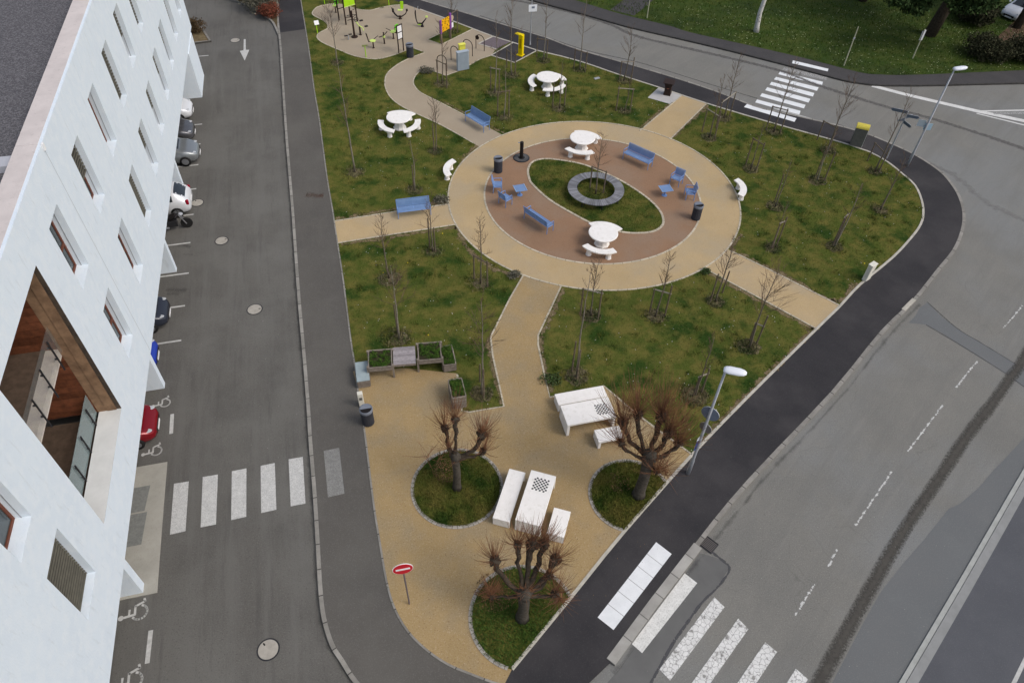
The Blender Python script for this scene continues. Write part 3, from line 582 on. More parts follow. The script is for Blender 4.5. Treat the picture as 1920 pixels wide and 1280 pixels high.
# ================================================================== BUILDING
S0, S1, ZB, ZT = -8., 52.5, 3., 12.64
bld = thing('building', 'long white rendered building with recessed windows, gravel roof and cars parked beneath', 'building', (0, 0, 0))
r1 = [(s, s + 1.27, 8.72, 11.17) for s in (-4.2, -.5, 3.0, 6.6, 10.2, 19.75, 23.75, 27.45, 31.15, 34.85, 38.45, 42.1, 45.8, 49.3)]
r2 = [(s, s + 1.25, 4.80, 7.22) for s in (-.5, 3.0, 6.6, 20.3, 24.35, 28.1, 31.9, 35.5, 39.1, 42.6, 46.2, 49.6)] + [(10.42, 11.85, 4.88, 7.44)]
loggia = (13.45, 17.98, 4.81, 11.27)
ops = r1 + r2 + [loggia]
mb = MB()
ss = sorted(set([S0, S1] + [v for o in ops for v in o[:2]])); zs = sorted(set([ZB, ZT] + [v for o in ops for v in o[2:]]))
for i in range(len(ss) - 1):
    for j in range(len(zs) - 1):
        sm = (ss[i] + ss[i + 1]) / 2; zm = (zs[j] + zs[j + 1]) / 2
        if any(o[0] < sm < o[1] and o[2] < zm < o[3] for o in ops): continue
        mb.add([B(ss[i], 0, zs[j]), B(ss[i + 1], 0, zs[j]), B(ss[i + 1], 0, zs[j + 1]), B(ss[i], 0, zs[j + 1])], [(0, 1, 2, 3)])
for a, b, c, d in ops[:-1]:          # reveals
    D = -.42
    mb.add([B(a, 0, c), B(b, 0, c), B(b, D, c + .02), B(a, D, c + .02)], [(3, 2, 1, 0)])
    mb.add([B(a, 0, d), B(b, 0, d), B(b, D, d), B(a, D, d)], [(0, 1, 2, 3)])
    mb.add([B(a, 0, c), B(a, D, c), B(a, D, d), B(a, 0, d)], [(0, 1, 2, 3)])
    mb.add([B(b, 0, c), B(b, D, c), B(b, D, d), B(b, 0, d)], [(3, 2, 1, 0)])
DP = -14.
mb.add([B(S1, 0, ZB), B(S1, DP, 0), B(S1, DP, ZT), B(S1, 0, ZT)], [(0, 1, 2, 3)])
mb.add([B(S0, 0, ZB), B(S0, DP, 0), B(S0, DP, ZT), B(S0, 0, ZT)], [(3, 2, 1, 0)])
mb.add([B(S0, DP, 0), B(S1, DP, 0), B(S1, DP, ZT), B(S0, DP, ZT)], [(3, 2, 1, 0)])
mb.build('wall', wall_m, bld)
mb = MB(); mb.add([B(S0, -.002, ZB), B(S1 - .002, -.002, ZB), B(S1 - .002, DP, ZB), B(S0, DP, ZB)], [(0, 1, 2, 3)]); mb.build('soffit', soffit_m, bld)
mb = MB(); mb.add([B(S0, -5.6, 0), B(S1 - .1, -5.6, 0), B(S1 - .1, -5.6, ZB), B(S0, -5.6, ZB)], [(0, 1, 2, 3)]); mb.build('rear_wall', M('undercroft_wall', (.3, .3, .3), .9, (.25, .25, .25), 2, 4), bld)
def bbox(mb, s0, s1, n0, n1, z0, z1):
    vs = [B(s0, n0, z0), B(s1, n0, z0), B(s1, n1, z0), B(s0, n1, z0), B(s0, n0, z1), B(s1, n0, z1), B(s1, n1, z1), B(s0, n1, z1)]
    return mb.add(vs, [(3, 2, 1, 0), (4, 5, 6, 7), (0, 1, 5, 4), (1, 2, 6, 5), (2, 3, 7, 6), (3, 0, 4, 7)])
mb = MB(); bbox(mb, S0, S1, DP + .1, -.66, 11.9, 12.3); mb.build('roof', gravel_m, bld)
mb = MB(); bbox(mb, S0, 22.0, -.72, -.10, 12.1, 12.66); bbox(mb, 22.012, S1, -.72, -.10, 12.1, 12.66); bbox(mb, S0, S1, DP - .04, DP + .6, 12.1, 12.66); bbox(mb, S1 - .7, S1 + .02, DP + .61, -.73, 12.1, 12.655)
mb.build('parapet', parapet_m, bld)
mb = MB(); bbox(mb, S0, S1, -.099, .004, 12.52, 12.652)
mb.build('parapet_edge', wall_m, bld)
mb = MB()
mb = MB(); bbox(mb, 21.2, 21.75, -6, -.71, 12.305, 12.52); mb.build('roof_upstand', M('roof_metal', (.45, .46, .5), .6), bld)
# expansion joint down the facade
mb = MB()
for k in range(48):
    z = 12.5 - k * .2; s = 22.02 + (12.5 - z) * .03
    mb.v += [B(s, .004, z), B(s + .022, .004, z)]
mb.f = [(2 * k, 2 * k + 2, 2 * k + 3, 2 * k + 1) for k in range(47)]
mb.build('expansion_joint', M('joint_grey', (.38, .41, .44), .8), bld)
mb = MB(); bbox(mb, 21.95, 22.06, .006, .06, 12.45, 12.68); mb.build('cap_bracket', wht_m, bld)
# windows
def window(a, b, c, d, kind):
    D = -.36; mb = MB(); f = .09
    bbox(mb, a, a + f, D - .05, D, c + .03, d); bbox(mb, b - f, b, D - .05, D, c + .03, d); bbox(mb, a + f, b - f, D - .05, D, c + .03, c + .03 + f); bbox(mb, a + f, b - f, D - .05, D, d - f, d); bbox(mb, a + f, b - f, D - .05, D + .01, c + .95, c + 1.03)
    bbox(mb, (a + b) / 2 - .035, (a + b) / 2 + .035, D - .05, D + .012, c + 1.03, d - f)
    fr = mb.build('window', winwood_m, bld)
    mb = MB(); bbox(mb, a + f * .5, b - f * .5, D - .04, D - .03, c + .06, d - f * .5); mb.build('pane', glass_m, fr)
    if kind:
        z0 = c + .04 if kind == 1 else c + 1.05; mb = MB(); n = int((d - z0) / .128)
        for i in range(n):
            z = z0 + (i + .5) * (d - z0) / n; zz = .055
            vs = [B(a + .01, -.24, z), B(b - .01, -.24, z), B(b - .01, -.202, z - .024), B(a + .01, -.202, z - .024)]; vs += [(p[0], p[1], p[2] + .012) for p in vs]
            mb.add(vs, [(3, 2, 1, 0), (4, 5, 6, 7), (0, 1, 5, 4), (1, 2, 6, 5), (2, 3, 7, 6), (3, 0, 4, 7)])
        mb.build('louvre', louvre_m, fr); mb = MB(); bbox(mb, a + .012, b - .013, -.262, -.257, z0, d - .01); mb.build('louvre_gap_shade', black_m, fr)  # black sheet behind the slats stands for the shade in their gaps
    mb = MB(); bbox(mb, b - .012, b - .002, -.235, -.21, c + .01, d); mb.build('blind_track', galv_m, fr)
    mb = MB(); bbox(mb, a + .1, b - .1, D - .5, D - .4, c + .1, d - .1); mb.build('room_dark', black_m, fr)
kinds = {6.6: 0, 3.0: 0, 19.75: 0, 23.75: 2, 27.45: 0, 31.15: 1, 34.85: 2, 38.45: 1, 10.2: 0, 28.1: 1, 24.35: 0, 20.3: 0, 31.9: 2, 10.42: 1}
for o in r1 + r2:
    if o[1] > 5: window(*o, kinds.get(o[0], 2))
# loggia
a, b, c, d = loggia; DL = -4.2
mb = MB()   # boards: north cheek, back wall, ceiling, south cheek
nb = 22
for k in range(nb):
    z0 = c + (d - c) * k / nb; z1 = c + (d - c) * (k + 1) / nb - .02
    bbox(mb, b - .015, b + .03, DL, -.75, z0, z1); bbox(mb, a - .03, a + .015, DL, -.02, z0, z1); bbox(mb, a, b, DL - .03, DL, z0, z1)
mb.build('board_lining', wood_m, bld)
mb = MB(); bbox(mb, b - .02, b + .03, -.74, -.45, c, d); bbox(mb, b - .04, b + .03, -.44, -.15, c, d); mb.build('jamb_boards', woodd_m, bld)
mb = MB(); bbox(mb, b - .015, b + .03, -.14, -.004, c, d); mb.build('edge_board', woodk_m, bld)
mb = MB(); bbox(mb, a, b, DL, -.01, d - .01, d + .05); mb.build('ceiling', wooddk_m, bld)
mb = MB(); bbox(mb, a, b, DL, -.72, c - .6, c - .35); mb.build('lower_floor', wooddk_m, bld)
mb = MB(); bbox(mb, a, b, -.72, -.003, c - .2, c - .003); mb.build('ledge', M('ledge_white', (.68, .69, .68), .8, (.6, .61, .6), 1.5, 6), bld)
mb = MB(); bbox(mb, a + .02, b - .02, -4.1, -.75, 7.68, 8.0); mb.build('upper_floor', cream_m, bld)
mb = MB(); bbox(mb, a + .02, b - .02, -4.1, -1.1, 8.0, 8.03); mb.build('upper_deck', wooddk_m, bld)
def balustrade(n, z0, h, m=bglass_m):
    mb = MB(); bbox(mb, a + .05, b - .05, n - .008, n + .008, z0, z0 + h); g = mb.build('balustrade', m, bld)
    for k in range(4): 
        mb = MB(); s = a + .6 + k * (b - a - 1.2) / 3; p0 = B(s, n + .05, z0 - .3); p1 = B(s, n + .05, z0 + h - .1); mb.tube([p0, p1], .028, 6)
        for zz in (.2, .7): mb.tube([B(s, n + .05, z0 + zz), B(s, n - .03, z0 + zz)], .035, 6)
        mb.build('post', steel_m, g)
balustrade(-.78, c + .02, .95); balustrade(-.72 + .08, 7.95, 1.05, clear_m)
# piers
for s, wd in ((37.82, .3), (30.75, .3), (22.98, .32), (13.52, .35), (6.0, .35), (-1, .35)):
    mb = MB(); bbox(mb, s, s + wd, -5.4, -.45, 0.005, ZB - .003); mb.build('pier', wall_m, bld)
mb = MB(); bbox(mb, 48.48, 51.6, -5.4, .04, .005, ZB - .003); bbox(mb, 44.5 + .0, 44.6, -.7, -.4, 0.004, .006); mb.build('end_block', wall_m, bld)

# ================================================================== CARS
def car(name, label, cat, q, ang, paint, L_=4.1, rear=False):
    t = thing(name, label, cat, (q[0], q[1], .006), ang, 'cars parked nose or tail out under the white building' if cat == 'car' and q[0] < 0 else None)
    k = L_ / 4.1
    st = [(-2.05, .62, .40, .72, .74, .5), (-1.98, .76, .28, .86, .90, .62), (-1.75, .84, .22, .95, 1.15, .64), (-1.35, .87, .20, .96, 1.42, .62), (-.7, .88, .20, .96, 1.49, .63), (0, .88, .20, .94, 1.48, .63), (.35, .88, .20, .93, 1.40, .63), (.75, .88, .20, .93, 1.18, .66), (1.1, .87, .20, .92, .98, .70), (1.5, .85, .20, .84, .90, .66), (1.82, .79, .22, .72, .78, .58), (2.0, .68, .27, .60, .65, .5), (2.07, .5, .34, .5, .54, .36)]
    fine = np.array(smooth_line([s for s in st], 3)) if True else None
    P7 = []
    n = len(st)
    A = np.array(st)
    xs = np.linspace(0, n - 1, (n - 1) * 3 + 1); F = np.stack([np.interp(xs, range(n), A[:, i]) for i in range(6)], 1)
    Fs = F.copy(); Fs[1:-1] = (F[:-2] + 2 * F[1:-1] + F[2:]) / 4
    vs = []; fs = []
    for x, hw, zb, belt, roof, rh in Fs:
        ring = [(0, zb), (-hw * .86, zb), (-hw * .98, zb + .12), (-hw, (zb + belt) / 2), (-hw * .96, belt - .03), (-(hw * .93), belt), (-(rh * 1.0 + (hw - rh) * .15), belt + (roof - belt) * .8), (-rh * .8, roof - .015), (-rh * .4, roof), (0, roof + .005)]
        ring = ring + [(-y, z) for y, z in ring[-2:0:-1]]
        vs += [(x * k, y, z) for y, z in ring]; m = len(ring)
    for i in range(len(Fs) - 1):
        for j in range(m): fs.append((i * m + j, i * m + (j + 1) % m, (i + 1) * m + (j + 1) % m, (i + 1) * m + j))
    fs.append(tuple(range(m - 1, -1, -1))); fs.append(tuple((len(Fs) - 1) * m + j for j in range(m)))
    body = MB().add(vs, fs).build('body', paint, t, smooth=True)
    def at(x, i):
        f = [np.interp(x, Fs[:, 0], Fs[:, c]) for c in range(6)]; hw, zb, belt, roof, rh = f[1:]
        return hw, zb, belt, roof, rh
    def sec(x, u):      # u 0 belt .. 1 roof edge
        hw, zb, belt, roof, rh = at(x, 0); y0, z0 = hw * .93, belt; y1, z1 = rh + (hw - rh) * .15, belt + (roof - belt) * .8
        return y0 + (y1 - y0) * u, z0 + (z1 - z0) * u
    def screen(nm, xa, xb, mat=carglass_m):
        vs = []; fs = []; N_ = 6
        for i in range(N_ + 1):
            x = xa + (xb - xa) * i / N_; hw, zb, belt, roof, rh = at(x, 0); y1 = rh * .8
            e = .012
            for y, z in ((-y1 * 1.05, roof - .03), (-y1 * .5, roof), (0, roof + .005), (y1 * .5, roof), (y1 * 1.05, roof - .03)): vs.append((x * k, y, z + e))
        for i in range(N_):
            for j in range(4): fs.append((i * 5 + j, (i + 1) * 5 + j, (i + 1) * 5 + j + 1, i * 5 + j + 1) if xb > xa else (i * 5 + j, i * 5 + j + 1, (i + 1) * 5 + j + 1, (i + 1) * 5 + j))
        return MB().add(vs, fs).build(nm, mat, t, smooth=True)
    screen('windscreen', .32, 1.06); screen('rear_window', -1.86, -1.36)
    for sg in (-1, 1):
        for x0, x1 in ((-1.25, -.45), (-.38, .5)):
            P = []
            for x, u in ((x0, .08), (x1, .08), (x1 - .12 * (x1 > 0) * 2, .92), (x0, .92)):
                y, z = sec(x, u); P.append((x * k, sg * (y + .012), z))
            MB().add(P, [(0, 1, 2, 3) if sg < 0 else (3, 2, 1, 0)]).build('side_window', carglass_m, t)
        MB().lathe([(.02, -.05), (.09, -.02), (.10, .03), (.04, .06)], (0, 0, 0), 10).build('mirror', paint, t, loc=(.62 * k, sg * .98, .98))
        for x in (-1.3, 1.28):
            wm = MB(); wm.lathe([(.20, -.1), (.31, -.095), (.32, 0), (.31, .095), (.20, .1)], n=20); o = wm.build('wheel', tyre_m, t, smooth=True, loc=(x * k, sg * .80, .32)); o.rotation_euler = (PI / 2, 0, 0)
            MB().lathe([(.02, -.112), (.20, -.105), (.20, .105), (.02, .112)], n=10).build('rim', rim_m, o)
        MB().lathe([(.02, -.02), (.13, -.015), (.14, 0), (.13, .015), (.02, .02)], n=12, sx=1.3, sy=.75).build('headlight', lens_m, t, loc=(1.80 * k, sg * .60, .735))
        MB().box((-1.93 * k, sg * .70, .82), (.16, .16, .26)).build('tail_light', redlens_m, t, bevel=.03)
    MB().box((2.06 * k, 0, .45), (.03, .9, .16)).build('grille', black_m, t, bevel=.01)
    MB().box((2.08 * k, 0, .36), (.02, .52, .11)).build('number_plate', wht_m, t)
    MB().box((-2.05 * k, 0, .62), (.03, .52, .11)).build('number_plate', wht_m, t)
    return t
def paint(nm, c, rough=.25, metal=.2):
    m = M(nm, c, rough, metal=metal); m.node_tree.nodes['Principled BSDF'].inputs['Coat Weight'].default_value = .6; return m
na = math.atan2(FN[1], FN[0])
def park(s, nose, paintm, label, out=True, L_=4.1): 
    p = B(s, nose - L_ / 2); return car('parked_car', label, 'car', p, na + (0 if out else PI), paintm, L_)
pw, pg, ps, pr, pb, pk = paint('white_paint', (.75, .77, .8)), paint('grey_paint', (.13, .13, .14), metal=.6), paint('silver_paint', (.30, .32, .33), metal=.6), paint('red_paint', (.20, .006, .012)), paint('blue_paint', (.02, .05, .38)), paint('black_paint', (.03, .035, .05))
park(46.3, -.35, pw, 'white car farthest along under the building, beside the big white end block')
park(43.6, -.10, pg, 'dark grey car parked between the far white car and the silver car')
park(41.2, .30, ps, 'silver car with rounded bonnet parked under the edge of the white facade')
park(38.9, -.75, pw, 'white car half hidden behind a pier beside the silver car')
park(36.2, .15, pw, 'white hatchback with its tail and red light facing the driveway', out=False)
park(32.2, -1.0, pw, 'white car mostly hidden behind the pier near the oil stains')
park(27.4, -.45, pk, 'black car peeking out between two bay lines under the facade')
park(24.7, -.75, pb, 'bright blue car peeking out next to a white pier')
park(20.75, -.42, pr, 'dark red car parked beside the white wheelchair symbols')
# motorbike
q = B(34.3, -.75); t = thing('motorbike', 'black motorbike parked crossways under the edge of the facade', 'motorbike', (q[0], q[1], .006), na + .1)
for x in (-.68, .68):
    o = MB().lathe([(.20, -.05), (.30, -.05), (.31, 0), (.30, .05), (.20, .05)], n=18).build('wheel', tyre_m, t, loc=(x, 0, .31)); o.rotation_euler = (PI / 2, 0, 0)
    MB().lathe([(.03, -.03), (.2, -.02), (.2, .02), (.03, .03)], n=12).build('rim', rim_m, o)
MB().tube([(-.35, 0, .72), (0, 0, .80), (.25, 0, .88), (.45, 0, .80)], [.10, .16, .17, .08], 8).build('tank', black_m, t)
MB().tube([(-.75, 0, .84), (-.45, 0, .78), (-.1, 0, .76)], [.07, .13, .12], 8).build('seat', black_m, t)
MB().box((.0, 0, .45), (.5, .3, .35)).build('engine', steel_m, t, bevel=.03)
MB().tube([(.68, .09, .31), (.42, .09, .95)], .03, 6).tube([(.68, -.09, .31), (.42, -.09, .95)], .03, 6).build('fork', rim_m, t)
MB().tube([(.25, .42, 1.0), (.40, .2, 1.04), (.42, 0, 1.02), (.40, -.2, 1.04), (.25, -.42, 1.0)], .02, 6).build('handlebar', steel_m, t)
MB().tube([(-.2, -.2, .3), (-.8, -.22, .4)], .05, 8).build('exhaust', rim_m, t)
MB().lathe([(.02, -.06), (.11, 0), (.1, .05)], n=12).build('headlight', lens_m, t, loc=(.55, 0, .9))
# far car behind the trees
q = W(1893, 28); p2 = np.array(W(1925, 10)) - np.array(W(1870, 32)); car('parked_car', 'white car parked among the trees beyond the far grass', 'car', (q[0] + .9, q[1] + .1), math.atan2(p2[1], p2[0]) + PI, pw)

# ================================================================== TREES
def twig_tree(mbt, mbc, h, spread, nb=16, seed=0, r0=.035, crown0=.4, up=.56, sub=7, trunk_r=None):
    """trunk into mbt, bare branches into mbc, local coordinates"""
    rr = random.Random(seed)
    bend = (rr.uniform(-.12, .12), rr.uniform(-.12, .12)); tp = []
    for i in range(9):
        u = i / 8; tp.append(Vector((bend[0] * math.sin(u * 3) + rr.uniform(-.02, .02), bend[1] * math.sin(u * 2.4) + rr.uniform(-.02, .02), h * u)))
    mbt.tube(tp, [r0 * (1.25 if i == 0 else 1) * (1 - .9 * i / 8) + .004 for i in range(9)], 6)
    for k in range(nb):
        u = crown0 + (1 - crown0) * (k + rr.random()) / nb * .97; i = min(7, int(u * 8)); f = u * 8 - i; p = tp[i].lerp(tp[i + 1], f)
        az = rr.uniform(0, 2 * PI); ln = spread * 1.45 * (1.25 - u) / (1.25 - crown0) * rr.uniform(.7, 1.45) + .18; tilt = rr.uniform(up - .25, up + .12)
        d = Vector((math.cos(az) * (1 - tilt), math.sin(az) * (1 - tilt), tilt)).normalized(); q = p.copy(); pts = [q.copy()]
        for j in range(4):
            d = (d + Vector((rr.uniform(-.15, .15), rr.uniform(-.15, .15), rr.uniform(0, .18)))).normalized(); q = q + d * ln / 4; pts.append(q.copy())
        rb = r0 * .30 * (1.2 - u) + .0035
        mbc.tube(pts, [rb, rb * .8, rb * .6, rb * .45, .002], 3, False)
        for _ in range(sub):
            j = rr.randint(1, 3); d2 = (d + Vector((rr.uniform(-.8, .8), rr.uniform(-.8, .8), rr.uniform(-.1, .5)))).normalized(); l2 = ln * rr.uniform(.2, .45)
            mbc.tube([pts[j], pts[j] + d2 * l2 * .5, pts[j] + d2 * l2 + Vector((0, 0, .04))], [.0055, .004, .002], 3, False)
def sapling(bpx, tpx, desc, spread=.55, nb=16, pale=False, r0=.032, crown0=.42, name='sapling'):
    q = W(*bpx); h = height(bpx, tpx); t = thing(name, desc, 'young tree', (q[0], q[1], PZ + .01), 0, 'bare young trees planted on the lawns')
    a, b = MB(), MB(); twig_tree(a, b, h, spread, nb, seed=int(bpx[0] * 7 + bpx[1]), r0=r0, crown0=crown0)
    a.build('trunk', palebark_m if pale else bark_m, t, smooth=True); b.build('branches', twig_m, t)
    return q, h
def stakes(posts, desc, rail=True, railpale=False):
    """posts = [(top px, base px), ...]; a low timber frame round the trunk"""
    B_ = [W(*b) for _, b in posts]; H_ = [min(max(height(b, t_), .9), 2.0) for t_, b in posts]
    cx = sum(p[0] for p in B_) / len(B_); cy = sum(p[1] for p in B_) / len(B_)
    t = thing('tree_stakes', desc, 'tree stakes', (cx, cy, PZ + .01), 0, 'timber stake frames around the young trees')
    for p, h in zip(B_, H_): MB().tube([(p[0] - cx, p[1] - cy, -.02), (p[0] - cx + random.uniform(-.02, .02), p[1] - cy + random.uniform(-.02, .02), h)], [.042, .036], 7).build('post', stake_m, t)
    if rail and len(B_) > 1:
        n = len(B_); prs = [(0, 1)] if n == 2 else [(0, 1), (1, 2), (2, 0)][:3]
        hh = min(H_) - .05
        for i, j in prs:
            a = Vector((B_[i][0] - cx, B_[i][1] - cy, hh)); b = Vector((B_[j][0] - cx, B_[j][1] - cy, hh)); e = (b - a).normalized() * .07
            MB().tube([a - e, b + e], .034, 6).build('rail', rail_m if railpale else stake_m, t)
    return (cx, cy)
TR = [  # base, top, description, spread, branches, pale, stakes [(top, base)..], rail, pale rail
 ((666, 323), (632, 112), 'tall pale young tree on the west lawn beside the grey footway', .5, 22, True, [], 0, 0),
 ((632, 118), (615, 12), 'young tree on the west lawn in front of the fitness ground', .75, 24, True, [], 0, 0),
 ((817, 284), (812, 186), 'dark trunked young tree beside the curving north west path', .5, 20, False, [((808, 232), (814, 284))], 0, 0),
 ((777, 357), (766, 262), 'thin leaning young tree in the lawn below the round white table', .2, 8, True, [((771, 310), (776, 352))], 0, 0),
 ((812, 471), (799, 372), 'young tree just south of the blue bench on the west path', .5, 16, False, [((802, 409), (806, 465)), ((810, 427), (816, 470))], 0, 0),
 ((730, 522), (712, 402), 'young tree with its crown crossing the west sand path', .5, 22, False, [], 0, 0),
 ((749, 635), (730, 500), 'tall young tree with spreading upright branches above the planters', .8, 22, True, [((739, 572), (746, 625))], 0, 0),
 ((901, 531), (899, 405), 'narrow young tree in a post frame left of the ring path', .35, 24, False, [((888, 478), (889, 523)), ((911, 489), (914, 538))], 1, 0),
 ((903, 738), (882, 565), 'tall pale young tree beside the lone planter box and central path', .75, 26, True, [((896, 682), (900, 716)), ((902, 684), (907, 748))], 0, 0),
 ((1117, 364), (1131, 250), 'young tree growing inside the round slatted bench', .45, 20, False, [((1111.7, 312), (1106, 353)), ((1132.5, 320), (1131, 363))], 1, 0),
 ((928, 175), (927, 30), 'young tree on the north lawn left of the yellow repair post', .5, 16, True, [((921, 125), (920, 168)), ((936, 129), (936, 171))], 1, 1),
 ((959, 142), (957, 0), 'young tree just before the dark pad of the yellow post', .6, 22, True, [((949, 93), (950, 127)), ((965, 95), (966, 140))], 1, 0),
 ((945, 221), (946, 122), 'thin young tree behind the blue bench on the north lawn', .3, 10, True, [((931, 173), (933, 219)), ((952, 169), (954, 216))], 1, 0),
 ((1019, 114), (1021, -20), 'young tree at the north edging just right of the yellow post', .5, 12, True, [((1010.6, 68), (1006, 107)), ((1024, 75), (1025, 110))], 1, 0),
 ((1087, 131), (1094, -15), "young tree by the road above the north lawn's white table", .6, 14, True, [((1080.6, 92), (1076, 129)), ((1096, 98), (1097, 136))], 1, 0),
 ((1049, 204), (1053, 112), "young tree right in front of the north lawn's white table", .35, 12, False, [((1041, 156), (1036, 202)), ((1059, 154), (1058, 199))], 0, 0),
 ((1170, 152), (1181, 52), 'young tree between the stone slab and the brown barbecue', .55, 18, False, [((1166, 115), (1161, 152)), ((1187, 108), (1183, 152))], 1, 1),
 ((1171, 208), (1173, 142), 'short young tree in the right corner of the north lawn', .25, 8, False, [((1162, 162), (1155, 208)), ((1183, 166), (1181, 210))], 1, 1),
 ((1330, 258), (1348, 140), 'young tree where the short sand path meets the east lawn', .35, 14, False, [((1327, 203), (1316, 247)), ((1342, 200), (1339, 262))], 1, 1),
 ((1357, 222), (1366, 100), 'young tree at the lawn edge left of the far zebra crossing', .5, 20, False, [((1352, 172), (1342, 240)), ((1371, 172), (1367, 221))], 1, 1),
 ((1450, 248), (1489, 112), 'young tree with crown in front of the far zebra crossing', .6, 22, False, [((1453, 199), (1436, 244)), ((1473, 204), (1462, 251))], 1, 0),
 ((1408, 317), (1428, 232), 'young tree in the east lawn above the curved white bench', .25, 8, False, [((1413, 259), (1398, 309)), ((1429, 268), (1417, 321))], 1, 0),
 ((1552, 282), (1588, 148), 'broad young tree left of the yellow topped grey box', .75, 26, False, [((1549, 227), (1532, 262)), ((1566, 236), (1556, 275))], 1, 0),
 ((1532, 338), (1562, 245), 'sparse young tree in the middle of the east lawn', .4, 14, True, [((1563, 273), (1545, 340)), ((1544, 276), (1530, 330))], 0, 0),
 ((1640, 322), (1715, 168), 'tall sparse young tree between yellow topped box and direction signs', .6, 14, False, [((1647, 268), (1626, 302)), ((1664, 280), (1647, 324))], 1, 0),
 ((1650, 394), (1694, 296), 'young tree at the rounded east lawn corner below the lamp', .45, 14, False, [((1685, 338), (1654, 388))], 0, 1),
 ((1564, 463), (1628, 345), "young tree with paired dark stakes right of the east lawn's centre", .5, 14, True, [((1604, 398), (1566, 456)), ((1592, 405), (1560, 462))], 1, 1),
 ((1453, 388), (1486, 300), "young tree with one dark stake in the east lawn's centre", .35, 10, False, [((1475, 328), (1452, 380))], 0, 1),
 ((1448, 465), (1484, 380), 'young tree with pale rail near the south east path', .3, 8, False, [((1473, 407), (1455, 462)), ((1460, 417), (1446, 466))], 1, 1),
 ((1081, 706), (1072, 512), 'tall thin young tree just above the lawn corner chess table', .3, 14, True, [((1077, 637), (1072, 697)), ((1084, 657), (1081, 713))], 0, 0),
 ((1108, 592), (1117, 488), 'left of two round crowned young trees below the ring path', .42, 24, False, [((1089, 541), (1088, 590)), ((1122, 544), (1121, 598))], 1, 1),
 ((1229, 593), (1250, 476), 'right of two round crowned young trees below the ring path', .42, 26, False, [((1226, 542), (1218, 585)), ((1254, 535), (1246, 593))], 1, 1),
 ((1341, 565), (1368, 450), 'dark young tree where the south east path leaves the ring path', .45, 26, False, [((1344, 513), (1331, 567)), ((1362, 508), (1354, 549))], 0, 0),
 ((1405, 651), (1452, 505), 'wide crowned young tree below the south east path', .95, 26, False, [((1417, 606), (1405, 640)), ((1434, 592), (1418, 645))], 1, 1),
 ((1302, 742), (1326, 630), 'young tree between the pollards and the near lamp post', .35, 14, False, [((1305, 705), (1300, 742)), ((1327, 690), (1315, 736))], 1, 1),
 ((850, 60), (850, -20), 'young tree behind the purple and orange board', .5, 12, False, [((844, 15), (842.5, 71)), ((858, 19), (858, 62))], 1, 0),
 ((829, 157), (827, 40), 'young tree by the corner of the path near the bicycle hoops', .4, 18, False, [((824, 113), (821, 158)), ((835, 119), (838, 166))], 1, 0),
]
mulch_pts = []
for bp, tp, desc, spread, nb, pale, stk, rail, prail in TR:
    q, h = sapling(bp, tp, desc, spread, nb, pale, r0=.028 + .0035 * height(bp, tp))
    mulch_pts.append(q)
    if stk:
        stakes(stk, 'timber stakes holding the ' + desc if len(stk) > 1 else 'timber stake holding the ' + desc, bool(rail), bool(prail))

